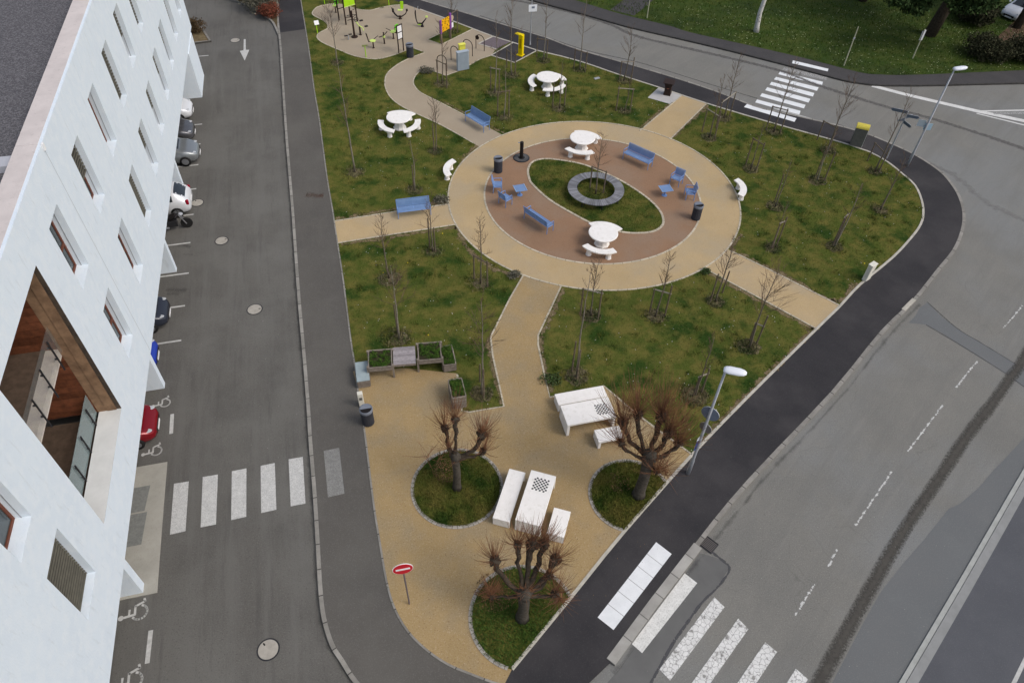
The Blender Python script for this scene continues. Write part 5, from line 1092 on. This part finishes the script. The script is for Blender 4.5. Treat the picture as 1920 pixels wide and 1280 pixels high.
# drinking fountain
q = W(977.5, 297); t = thing('drinking_fountain', 'black post drinking fountain on a round metal grate', 'drinking fountain', (q[0], q[1], Z0))
MB().lathe([(.50, 0), (.50, .03), (.46, .035)], n=36).build('base', steel_m, t); mb = MB()
for i in range(28): a = 2 * PI * i / 28; mb.box((.33 * math.cos(a), .33 * math.sin(a), .042), (.22, .03, .012), a)
mb.build('grate', M('grate_grey', (.16, .16, .16), .6), t)
MB().lathe([(.15, 0), (.15, .04), (.11, .05), (.11, 1.1), (.09, 1.12)], n=24).build('post', black_m, t); MB().box((-.12, 0, 1.06), (.22, .06, .04)).build('spout', galv_m, t)
# ring bench
q = W(1117.3, 353.5, PZ + .45); t = thing('ring_bench', 'round grey slatted bench encircling a young tree', 'bench', (q[0], q[1], PZ + .03))
mb = MB(); n = 76; ro, ri = 1.62, 1.08
for i in range(n):
    a0 = 2 * PI * i / n; a1 = 2 * PI * (i + .84) / n; mb.prism([(ri * math.cos(a0), ri * math.sin(a0)), (ro * math.cos(a0), ro * math.sin(a0)), (ro * math.cos(a1), ro * math.sin(a1)), (ri * math.cos(a1), ri * math.sin(a1))], .40, .44)
mb.build('seat', greyslat_m, t)
mb = MB()
for r_ in (1.15, 1.55): 
    pts = [(r_ * math.cos(2 * PI * i / 48), r_ * math.sin(2 * PI * i / 48), .375) for i in range(49)]; mb.tube(pts, .024, 5)
mb.build('frame', steel_m, t)
for i in range(8):
    a = 2 * PI * i / 8 + .2; MB().tube([(1.2 * math.cos(a), 1.2 * math.sin(a), .36), (1.2 * math.cos(a), 1.2 * math.sin(a), -.02), (1.48 * math.cos(a), 1.48 * math.sin(a), -.02), (1.48 * math.cos(a), 1.48 * math.sin(a), .36)], .03, 6).build('leg', steel_m, t)
# planters
def planter(c, ang, L_, W_, H_, label, top='plants', leg=True, low=.35):
    t = thing('planter_box', label, 'planter', (c[0], c[1], Z0), ang, 'weathered wooden planter boxes'); mb = MB(); z0 = H_ - low
    nrow = max(2, int(low / .09))
    for i in range(nrow):
        z = z0 + (i + .5) * low / nrow; hh = low / nrow - .012
        for s in (-1, 1): mb.box((0, s * (W_ / 2), z), (L_, .045, hh)); mb.box((s * (L_ / 2 - .001), 0, z), (.045, W_ - .05, hh))
    mb.build('side_boards', weath_m, t)
    if z0 > .1:
        for sx in (-1, 1):
            for sy in (-1, 1): MB().box((sx * (L_ / 2 + .045), sy * (W_ / 2 - .05), H_ / 2), (.08, .10, H_ + .05)).build('leg', weath_m, t)
        MB().box((0, 0, z0 - .02), (L_ - .02, W_ - .02, .03)).build('base', weath_m, t)
    if top == 'plants':
        MB().box((0, 0, H_ - .08), (L_ - .06, W_ - .06, .04)).build('soil', M('potting_soil', (.04, .035, .02), .95), t)
        mb = MB(); g = np.random.default_rng(int(abs(c[0]) * 100)); n = 1500
        for k in range(34): leafy(mb, ((g.random() - .5) * (L_ - .16), (g.random() - .5) * (W_ - .16), H_ - .01 + g.random() * .03), .09 + g.random() * .09, 90, .022, k + int(abs(c[1])), .6, .2)
        mb.build('plants', leaf_m, t)
    elif top == 'lid': MB().box((0, 0, H_ + .03), (L_ + .04, W_ + .04, .03)).build('lid', coldframe_m, t, bevel=.008)
A9 = R(9)
planter((-6.52, 20.62), A9 + R(5), .52, 1.1, .42, 'low box with a pale glass lid at the left end of the planter row', 'lid', low=.40)
planter((-5.78, 21.12), A9, 1.0, 1.02, .80, 'raised planter full of green plants next to the glass lidded box', low=.26)
planter((-3.66, 21.66), A9, 1.0, 1.02, .80, 'raised planter full of green plants next to the grey plank table', low=.26)
planter((-2.86, 21.72), A9 + R(5), .55, 1.15, .50, 'low narrow planter at the right end of the planter row', low=.45)
planter((-2.27, 19.60), R(15), .58, 1.02, .80, 'tall narrow planter box standing alone at the lawn corner', low=.75)
t = thing('plank_table', 'grey plank work table between the two raised planters', 'table', (-4.75, 21.38, Z0), A9); mb = MB()
for i in range(9): mb.box((0, -.46 + i * .115, .735), (.98, .104, .03))
mb.build('tabletop', weath2_m, t)
mb = MB(); mb.box((0, -.5, .66), (.98, .04, .10)); mb.box((0, .5, .66), (.98, .04, .10)); mb.build('apron', weath_m, t)
# small posts and cabinets
q = W(679, 760); t = thing('electric_cabinet', 'small ivory electric box beside the dark bin at the footway edge', 'electric box', (q[0], q[1], Z0), R(15))
MB().box((0, 0, .42), (.22, .20, .84)).build('body', ivory_m, t, bevel=.015); MB().box((.0, -.103, .55), (.12, .01, .16)).build('panel', darkgrey_box, t)
q = W(1623, 524); t = thing('utility_cabinet', 'narrow white utility cabinet at the east lawn edge by the dark sidewalk', 'cabinet', (q[0], q[1], Z0), R(38))
MB().box((0, 0, .50), (.42, .24, 1.0)).build('body', ivory_m, t, bevel=.02); MB().box((0, 0, 1.02), (.46, .28, .05)).build('cap', ivory_m, t, bevel=.01); MB().box((.1, -.125, .55), (.03, .015, .12)).build('handle', steel_m, t)
q = W(1604, 272); t = thing('collection_box', 'dark grey standing box with a rounded yellow hood at the sidewalk edge', 'box', (q[0], q[1], Z0), R(-22))
MB().box((0, 0, .62), (.72, .50, 1.24)).build('body', darkgrey_box, t, bevel=.02)
hp = [(.28 * math.cos(a), 1.24 + .22 * math.sin(a)) for a in [PI * i / 12 for i in range(13)]]; mb = MB(); vs = [(-.38, y, z) for y, z in hp] + [(.38, y, z) for y, z in hp]; k = 13
mb.add(vs, [(i, i + 1, i + 1 + k, i + k) for i in range(12)] + [tuple(range(12, -1, -1)), tuple(range(13, 26)), (0, 13, 25, 12)]); mb.build('hood', hood_m, t)
MB().box((.372, 0, .6), (.012, .46, 1.15)).build('side_panel', wht_m, t)
q = W(1251, 177); t = thing('barbecue', 'dark brown flared steel barbecue on a pale concrete pad', 'barbecue', (q[0], q[1], Z0), R(-20))
MB().lathe([(.36, 0), (.30, .3), (.30, .6), (.40, .88)], n=4, a0=PI / 4).build('body', brownmetal_m, t, bevel=.01); MB().lathe([(.50, .88), (.52, .92)], n=4, a0=PI / 4).build('top_plate', brownmetal_m, t); MB().lathe([(.06, 0), (.09, .0), (.09, .02)], n=14).build('emblem', M('rust', (.20, .08, .05), .8), t, loc=(0, -.235, .5))
q = W(975.6, 104); t = thing('bike_repair_station', 'bright yellow bicycle repair post with a small hood on a dark pad', 'repair post', (q[0], q[1], Z0), R(-30))
MB().box((0, 0, .03), (.5, .42, .06)).build('base', yellow_m, t, bevel=.01); MB().box((.04, 0, .78), (.34, .26, 1.44)).build('body', yellow_m, t, bevel=.02); MB().box((-.12, 0, 1.52), (.62, .32, .06)).build('hood', yellow_m, t, bevel=.02); MB().box((.04, -.134, .9), (.16, .012, .7)).build('tool_panel', M('amber', (.45, .30, .0), .5), t)
q = W(868, 131); t = thing('corrugated_cabinet', 'pale grey corrugated cabinet beside the bicycle hoops', 'cabinet', (q[0], q[1], Z0), R(26))
mb = MB(); mb.box((0, 0, .66), (.86, .26, 1.3)); mb.build('body', lockgrey_m, t, bevel=.01); mb = MB()
for i in range(9): mb.box((-.38 + i * .095, -.14, .66), (.04, .03, 1.26))
mb.build('ribs', lockgrey_m, t); MB().box((0, 0, 1.33), (.9, .32, .04)).build('lid', M('lock_lid', (.38, .44, .50), .5), t)
q = W(866, 121); t = thing('yellow_box', 'small yellow box behind the corrugated cabinet', 'box', (q[0], q[1] + .35, Z0), R(26)); MB().box((0, 0, .65), (.45, .25, 1.3)).build('body', M('box_yellow', (.75, .72, .10), .5), t, bevel=.02); MB().box((0, -.02, 1.32), (.5, .32, .04)).build('lid', M('box_lid', (.78, .75, .12), .5), t)
# bicycle hoops
for k, ((ax, ay), (bx, by), hy) in enumerate((((820.5, 131), (838, 134), 103), ((846, 113), (860, 118), 93), ((869, 100), (886, 106), 82), ((892.5, 91.5), (908, 96.5), 72))):
    a = W(ax, ay); b = W(bx, by); cx, cy = (a[0] + b[0]) / 2, (a[1] + b[1]) / 2; d = math.hypot(b[0] - a[0], b[1] - a[1]) / 2
    lb = ['bicycle hoop nearest the staked young tree', 'bicycle hoop just left of the corrugated cabinet', 'bicycle hoop just right of the corrugated cabinet', 'bicycle hoop nearest the mauve pad'][k]
    t = thing('bike_hoop', lb, 'bicycle hoop', (cx, cy, Z0), math.atan2(b[1] - a[1], b[0] - a[0]), 'four brown steel bicycle hoops')
    MB().tube([(-d, 0, 0), (-d, 0, .75)] + [(-d * math.cos(u), 0, .75 + .35 * math.sin(u)) for u in [PI * i / 10 for i in range(1, 10)]] + [(d, 0, .75), (d, 0, 0)], .028, 8).build('hoop', brownmetal_m, t)
    if k == 3: MB().lathe([(.02, -.02), (.16, -.015), (.16, .015), (.02, .02)], n=14).build('plate', brownmetal_m, t, loc=(-d * .7, 0, .85)).rotation_euler = (PI / 2, 0, 0)
# information board
a = W(748, 100.5); b = W(757, 96); t = thing('information_board', 'tall dark framed board with two white panels by the fitness ground', 'information board', ((a[0] + b[0]) / 2, (a[1] + b[1]) / 2, Z0), math.atan2(b[1] - a[1], b[0] - a[0])); d = math.hypot(b[0] - a[0], b[1] - a[1]) / 2
for s in (-1, 1): MB().box((s * d, 0, 1.0), (.06, .06, 2.0)).build('post', brownmetal_m, t)
mb = MB()
for z in (.98, 1.47, 1.97): mb.box((0, 0, z), (2 * d, .055, .05))
mb.build('rails', brownmetal_m, t)
for z, w_ in ((1.225, .43), (1.72, .43)):
    MB().box((0, 0, z), (2 * d - .07, .03, w_)).build('panel', wht_m, t)
    mb = MB(); 
    for i in range(5): mb.box((-.06 if i % 2 else 0, -.018, z + .14 - i * .065), ((2 * d - .2) * (.9 if i % 2 == 0 else .6), .004, .012))
    mb.build('printed_lines', M('print_grey', (.45, .45, .45), .7), t)
# purple and orange board
a = W(828, 83); b = W(845, 73); t = thing('play_board', 'orange board with purple sides at the tip of the small lawn', 'sign board', (a[0], a[1], Z0), math.atan2(b[1] - a[1], b[0] - a[0])); d = math.hypot(b[0] - a[0], b[1] - a[1])
MB().box((0, 0, .55), (.10, .10, 1.1)).build('post', M('post_wood', (.22, .16, .12), .8), t); MB().box((d, 0, .55), (.10, .10, 1.1)).build('post', stake_m, t)
pur = M('purple', (.20, .06, .30), .5); MB().box((-.02, 0, 1.25), (.18, .12, 1.0)).build('left_cheek', pur, t, bevel=.02); MB().box((d + .02, 0, 1.3), (.18, .12, 1.2)).build('right_cheek', pur, t, bevel=.02)
om = M('orange_panel', (.80, .42, .01), .5); speckle(om, 9, .56, .58, (.10, .04, .0), 1); MB().box((d / 2, 0, 1.27), (d - .2, .05, .92)).build('panel', om, t)
MB().lathe([(.02, -.02), (.22, -.02), (.22, .02), (.02, .02)], n=20).build('disc', M('wood_disc', (.45, .36, .26), .7), t, loc=(d + .22, .02, 1.45)).rotation_euler = (PI / 2, 0, 0)
MB().box((d + .24, -.02, .95), (.2, .04, .35)).build('notice', wht_m, t)

# ---- fitness machines
def W3(x, y): q = W(x, y); return (q[0], q[1], Z0)
fgp = 'outdoor fitness machines'
t = thing('pull_up_frame', 'tall fitness frame with a bright green double panel and black posts', 'fitness machine', W3(649, 47), 0, fgp)
a = np.array(W(649, 47)); b = np.array(W(670, 40.5)); e = b - a; L1 = np.linalg.norm(e); ang = math.atan2(e[1], e[0]); t.rotation_euler = (0, 0, ang)
for x, y in ((0, 0), (L1, 0), (.0, 1.0), (L1, 1.0)): MB().tube([(x, y, 0), (x, y, 2.9)], .055, 8).build('post', brownmetal_m, t)
for i in (0, 1): MB().box((L1 * (.27 + .46 * i), -.02, 1.95), (L1 * .45, .05, 1.2)).build('green_panel', lime_m, t, bevel=.01)
mb = MB(); mb.box((L1 / 2, -.02, 2.6), (L1, .07, .07)); mb.box((L1 / 2, -.02, 1.32), (L1, .06, .05)); mb.build('rails', pale_lime, t)
mb = MB(); mb.tube([(0, 0, 2.8), (0, 1, 2.8)], .03, 6).tube([(L1, 0, 2.8), (L1, 1, 2.8)], .03, 6).tube([(0, .9, .9), (L1, .9, .9)], .03, 6).tube([(0, 0, .55), (L1 * .5, -.3, .55), (L1, 0, .55)], .025, 6); mb.tube([(L1, .5, .7), (L1 + .5, .5, .8)], .025, 6); mb.build('bars', brownmetal_m, t)
t = thing('exercise_post', 'tall black exercise post with round foot and hand wheel', 'fitness machine', W3(665, 70), .3, fgp)
MB().lathe([(.26, 0), (.24, .05), (.075, .07), (.07, 1.9), (.05, 1.95)], n=16).build('post', brownmetal_m, t); mb = MB()
for z in (1.2, 1.55): mb.tube([(-.35, .15, z), (0, .18, z + .05), (.35, .15, z)], .02, 6)
mb.tube([(.3 + .16 * math.cos(u), .2, 1.2 + .16 * math.sin(u)) for u in [2 * PI * i / 12 for i in range(13)]], .02, 6); mb.build('handles', black_m, t)
t = thing('push_up_pedals', 'low black step pedals on the fitness ground', 'fitness machine', W3(654, 75), .4, fgp); t.scale = (.8, .8, 1)
MB().tube([(0, 0, 0), (0, 0, .3)], .05, 8).build('stand', galv_m, t)
for s in (-1, 1): MB().box((s * .22, .1 * s, .34), (.32, .18, .04)).build('pedal', black_m, t, bevel=.01)
t = thing('leg_press', 'lime and black fitness machine with two black pads', 'fitness machine', W3(676, 66), .2, fgp); t.scale = (.72, .72, .8)
MB().lathe([(.16, 0), (.1, .04), (.08, .8)], n=12).build('stand', brownmetal_m, t); MB().tube([(-.3, .3, 1.15), (-.05, .05, .85), (.3, -.1, .7), (.4, -.2, .45)], .05, 8).build('arm', pale_lime, t)
for p in ((.25, .35, 1.2), (.7, -.05, .8)): MB().box(p, (.38, .2, .06), .4, .3).build('pad', black_m, t, bevel=.02)
def seat_machine(px_, rz, label, seatm, backm=None):
    t = thing('seated_machine', label, 'fitness machine', W3(*px_), rz, fgp)
    MB().lathe([(.10, 0), (.05, .03), (.045, .5)], n=10).build('stand', brownmetal_m, t); MB().lathe([(.05, .50), (.22, .52), (.22, .56), (.05, .57)], n=14).build('seat', seatm, t)
    MB().tube([(0, 0, .5), (-.3, 0, .5), (-.38, 0, .9), (-.42, 0, 1.1)], .045, 8).build('column', brownmetal_m, t)
    MB().tube([(-.42, -.3, 1.0), (-.42, .3, 1.0)], .025, 6).tube([(.1, .1, .6), (.45, .25, .75)], .022, 6).build('handles', black_m, t)
    if backm: MB().box((-.36, 0, .95), (.06, .36, .42), 0, 0, -.15).build('backrest', backm, t, bevel=.02)
seat_machine((700.5, 90.5), .3, 'black seated fitness machine with lime seat in the front row', pale_lime)
seat_machine((738, 73), 2.6, 'seated fitness machine with green backrest by the information board', pale_lime, green_m)
seat_machine((630, 24), 2.2, 'seated fitness machine with green backrest at the far left of the fitness ground', pale_lime, green_m)
t = thing('waist_twister', 'small cross shaped fitness machine with black arms', 'fitness machine', W3(721, 82.5), .3, fgp); t.scale = (.75, .75, .85)
MB().lathe([(.1, 0), (.07, .05), (.06, 1.0)], n=12).build('stand', brownmetal_m, t); MB().tube([(-.5, 0, .6), (0, 0, .7), (.4, .1, 1.0)], .035, 6).tube([(0, -.3, .75), (0, .3, .75)], .03, 6).build('arms', black_m, t); MB().lathe([(.12, .55), (.14, .62), (.1, .7)], n=12).build('hub', pale_lime, t)
t = thing('rowing_machine', 'wide black rowing machine with a lime seat and back', 'fitness machine', W3(750.5, 36), -.1, fgp); t.scale = (.74, .74, .8)
MB().lathe([(.2, 0), (.14, .06), (.1, .3)], n=12).build('stand', brownmetal_m, t); MB().tube([(-.85, .05, 1.0), (-.6, 0, .5), (-.3, 0, .22), (.2, 0, .25), (.6, 0, .5), (.8, 0, .85)], [.05, .09, .07, .06, .05, .05], 8).build('frame', black_m, t)
MB().box((.0, .25, .75), (.5, .3, .05), .1).build('seat', pale_lime, t, bevel=.01); MB().box((.15, .5, 1.15), (.34, .06, .7), .1, -.2).build('backrest', lime_m, t, bevel=.02)
MB().box((.8, 0, .9), (.22, .2, .2), .2).build('foot_pad', black_m, t, bevel=.04); MB().box((-.72, .02, .75), (.2, .22, .35), .2).build('foot_pad', black_m, t, bevel=.04)
t = thing('exercise_bike', 'black exercise bike with a curved column and lime trim', 'fitness machine', W3(792, 50.5), -.1, fgp); t.scale = (.62, .62, .75)
MB().lathe([(.22, 0), (.18, .05), (.1, .2)], n=14).build('stand', black_m, t); MB().tube([(-.6, .05, .25), (-.75, .05, .7), (-.8, 0, 1.3), (-.75, 0, 1.6)], [.06, .07, .09, .06], 8).build('column', black_m, t); MB().tube([(-.6, 0, .3), (0, 0, .3), (.5, .2, .8)], [.06, .1, .05], 8).build('frame', black_m, t)
MB().tube([(-.95, .1, 1.9), (-.8, .1, 1.5)], .03, 6).tube([(-.45, .3, 1.95), (-.55, .2, 1.6)], .03, 6).build('handles', galv_m, t); MB().box((.55, .25, .95), (.3, .16, .16), .3).build('seat', pale_lime, t, bevel=.03); MB().box((-.35, -.15, .22), (.4, .08, .07), .2).build('trim', lime_m, t, bevel=.01)
def marker(px_, tp, label, plate=False, mat=lime_m):
    q = W(*px_); h = height(px_, tp); t = thing('marker_post', label, 'post', (q[0], q[1], Z0), .3, 'thin lime instruction posts')
    MB().tube([(0, 0, 0), (0, 0, h)], .035, 6).build('post', mat, t)
    if plate: MB().box((.05, -.03, h + .05), (.34, .03, .3), .2, -.5).build('plate', wht_m, t)
    else: MB().box((0, 0, h), (.4, .05, .12)).build('plate', M('lime_grey', (.25, .27, .12), .6), t)
marker((595.5, 63), (593, 44), 'lime post with a white tilted plate on the west side of the fitness ground', True)
marker((609, 8), (606, -12), 'lime post at the far top left of the fitness ground', True)
marker((686.5, 108), (684.5, 86), 'lime post with a grey cross plate at the front edge of the fitness ground')
marker((729.5, 11), (727, -12), 'lime post at the far edge of the fitness ground', True)

# ---- lamps and signs
def lamp(bpx, tpx, head_dir, label, signs):
    q = W(*bpx); h = height(bpx, tpx); t = thing('street_lamp', label, 'street lamp', (q[0], q[1], PZ + .004), 0, 'grey street lamps with white heads')
    MB().tube([(0, 0, 0), (0, 0, .9), (0, 0, 1.0), (0, 0, h)], [.085, .08, .065, .042], 12).build('pole', galv_m, t, smooth=True)
    dx, dy = head_dir; mb = MB(); ang = math.atan2(dy, dx); t2 = .62
    prof = [(-.08, .10), (.0, .155), (.12, .175), (.45, .17), (.60, .13), (.68, .06)]
    vs = []; n = 10
    for x, r in prof:
        for j in range(n):
            u = 2 * PI * j / n; vs.append((x, r * math.cos(u), r * .55 * math.sin(u)))
    fs = []; 
    for i in range(len(prof) - 1):
        for j in range(n): fs.append((i * n + j, i * n + (j + 1) % n, (i + 1) * n + (j + 1) % n, (i + 1) * n + j))
    fs.append(tuple(range(n - 1, -1, -1))); fs.append(tuple((len(prof) - 1) * n + j for j in range(n)))
    o = mb.add(vs, fs).build('lamp_head', whitepl_m, t, smooth=True, loc=(0, 0, h)); o.rotation_euler = (0, -.12, ang); return t, h, q
lp, lh, lq = lamp((1290, 887), (1362, 692), (1, -.35), 'grey lamp post with sign backs on the near dark sidewalk', None)
rdir = math.atan2(*(np.array(W(1424, 882, 0)) - np.array(W(1307, 1022, 0)))[::-1])
def sign_on(parent_q, z, w_, kind, label, ang, mat_back, mat_front=wht_m, off=.09, name='road_sign', side=0, h_=None):
    t = thing(name, label, 'sign', (parent_q[0], parent_q[1], z), ang)
    if kind == 'round':
        o = MB().lathe([(w_, -.012), (w_, .0)], n=32).build('plate_back', mat_back, t, loc=(side, off, 0)); o.rotation_euler = (-PI / 2, 0, 0)
        o = MB().lathe([(w_ * 1.0, .0), (w_ * 1.0, .012)], n=32).build('plate_face', mat_front, t, loc=(side, off + .001, 0)); o.rotation_euler = (-PI / 2, 0, 0)
    else:
        MB().box((side, off, 0), (w_, .02, h_ or w_)).build('plate_back', mat_back, t, bevel=.004); MB().box((side, off + .013, 0), (w_ - .01, .005, (h_ or w_) - .01)).build('plate_face', mat_front, t)
    MB().tube([(-.06, 0, .1), (side * .5, off - .02, .1)], .018, 6).tube([(-.06, 0, -.1), (side * .5, off - .02, -.1)], .018, 6).build('bracket', galv_m, t)
sign_on(lq, 3.95, .34, 'round', 'large round sign on the near lamp post, grey back to the camera', R(-33), signback_m)
sign_on(lq, 3.1, .25, 'round', 'smaller round sign with brackets below the large one on the near lamp post', R(-42), M('brownish', (.2, .19, .17), .7), galv_m)
t = sign_on(lq, 2.05, .14, 'rect', 'narrow blue and white direction plate low on the near lamp post', R(55), blues_m, wht_m, .06, 'direction_plate', -.05, .55)
sign_on(lq, 2.55, .22, 'rect', 'tiny white box sign strapped above the blue plate on the near lamp post', R(50), whitepl_m, whitepl_m, .04, 'box_sign', -.1, .16)
lp2, lh2, lq2 = lamp((1701, 311), (1789, 130), (1, .1), 'grey lamp post with pale square signs at the far rounded corner', None)
sign_on(lq2, 2.9, .42, 'rect', 'pale square sign on the left of the far lamp post', R(-20), M('pale_plate', (.50, .56, .60), .5), whitepl_m, .07, 'road_sign', -.32, .42)
sign_on(lq2, 2.75, .45, 'rect', 'pale blue square sign on the right of the far lamp post', R(-5), M('pale_blue_plate', (.36, .50, .60), .5), whitepl_m, .07, 'road_sign', .12, .42)
q = W(1662, 297); t = thing('direction_signpost', 'grey signpost with several arrow shaped boards fanned around its top', 'signpost', (q[0], q[1], PZ + .004))
MB().tube([(0, 0, 0), (0, 0, 3.2)], [.05, .045], 10).build('pole', galv_m, t)
for z, an, l_ in ((3.05, 158, .95), (2.85, -20, .75), (2.72, 25, .6), (2.6, 200, .5), (2.45, -70, .7), (2.9, 60, .6)):
    a_ = R(an); pl = [(0, 0), (l_ - .12, 0), (l_, .09), (l_ - .12, .18), (0, .18)]; mb = MB(); vs = [(x, -.012, z_) for x, z_ in pl] + [(x, .012, z_) for x, z_ in pl]
    mb.add(vs, [(0, 1, 2, 3, 4), (9, 8, 7, 6, 5)] + [(i, (i + 5), (i + 1) % 5 + 5, (i + 1) % 5) for i in range(5)]); o = mb.build('arrow_board', M('slate_sign', (.10, .125, .16), .5), t, loc=(0, 0, z)); o.rotation_euler = (0, 0, a_)
    mb = MB(); mb.box((l_ * .45, 0, .182), (l_ * .8, .03, .012)); o2 = mb.build('top_edge', galv_m, o)
# pole with white sign at the north
q = W(994, 84); t = thing('signpost', 'thin white pole with a white sign at the north pavement', 'signpost', (q[0], q[1], PZ + .004), .1)
MB().tube([(0, 0, 0), (0, 0, .25), (0, 0, 5.6)], [.07, .045, .035], 10).build('pole', galv_m, t); MB().box((.08, -.06, 2.72), (.62, .02, .5), .1).build('plate', whitepl_m, t, bevel=.01); MB().box((.1, -.075, 2.78), (.22, .01, .14), .1).build('emblem', signback_m, t)
# no entry sign (faces the camera)
q = W(768, 1133); t = thing('no_entry_sign', 'red round no entry sign with a white bar on a thin post in the plaza', 'road sign', (q[0], q[1], Z0), R(14))
hs = 2.75; MB().tube([(0, .03, 0), (0, .03, hs + .25)], .03, 10).build('post', M('post_grey', (.16, .13, .13), .6), t)
for nm, r_, y, m in (('rim', .335, -.004, wht_m), ('disc', .315, -.012, red_m)):
    o = MB().lathe([(r_, -.01), (r_, .01)], n=40).build(nm, m, t, loc=(0, y, hs)); o.rotation_euler = (PI / 2, 0, 0)
MB().box((0, -.024, hs), (.46, .008, .10)).build('bar', wht_m, t)
# posts on the far grass
def fpost(bpx, tpx, label, kind):
    q = W(*bpx); h = height(bpx, tpx); t = thing('grass_post', label, 'post', (q[0], q[1], PZ), 0)
    MB().tube([(0, 0, 0), (0, 0, h)], [.045, .035], 6).build('post', M('pale_post', (.42, .42, .30), .8), t)
    if kind: MB().box((.02, -.04, h - .4), (.12, .02, .75)).build('plate', wht_m, t); MB().box((-.12, -.03, h - .45), (.06, .02, .7)).build('edge_plate', galv_m, t)
    else: MB().box((.0, -.03, h * .72), (.12, .05, .12)).build('clamp', galv_m, t)
fpost((1582, 124), (1609, 50), 'thin pale post on the far grass right of the birch', 0)
fpost((1711, 110), (1736, 56), 'post with a narrow white edge on sign under the dark pine', 1)
fpost((1213, 34), (1217, -15), 'thin pale post at the far grass beside the crossing path', 0)

# small stone slab in the north lawn
q = W(1119, 148); t = thing('stone_slab', 'small pale stone slab lying in the north lawn near the road edging', 'stone', (q[0], q[1], PZ + .02), .5); MB().box((0, 0, .02), (.42, .22, .05)).build('slab', galv_m, t, bevel=.015)
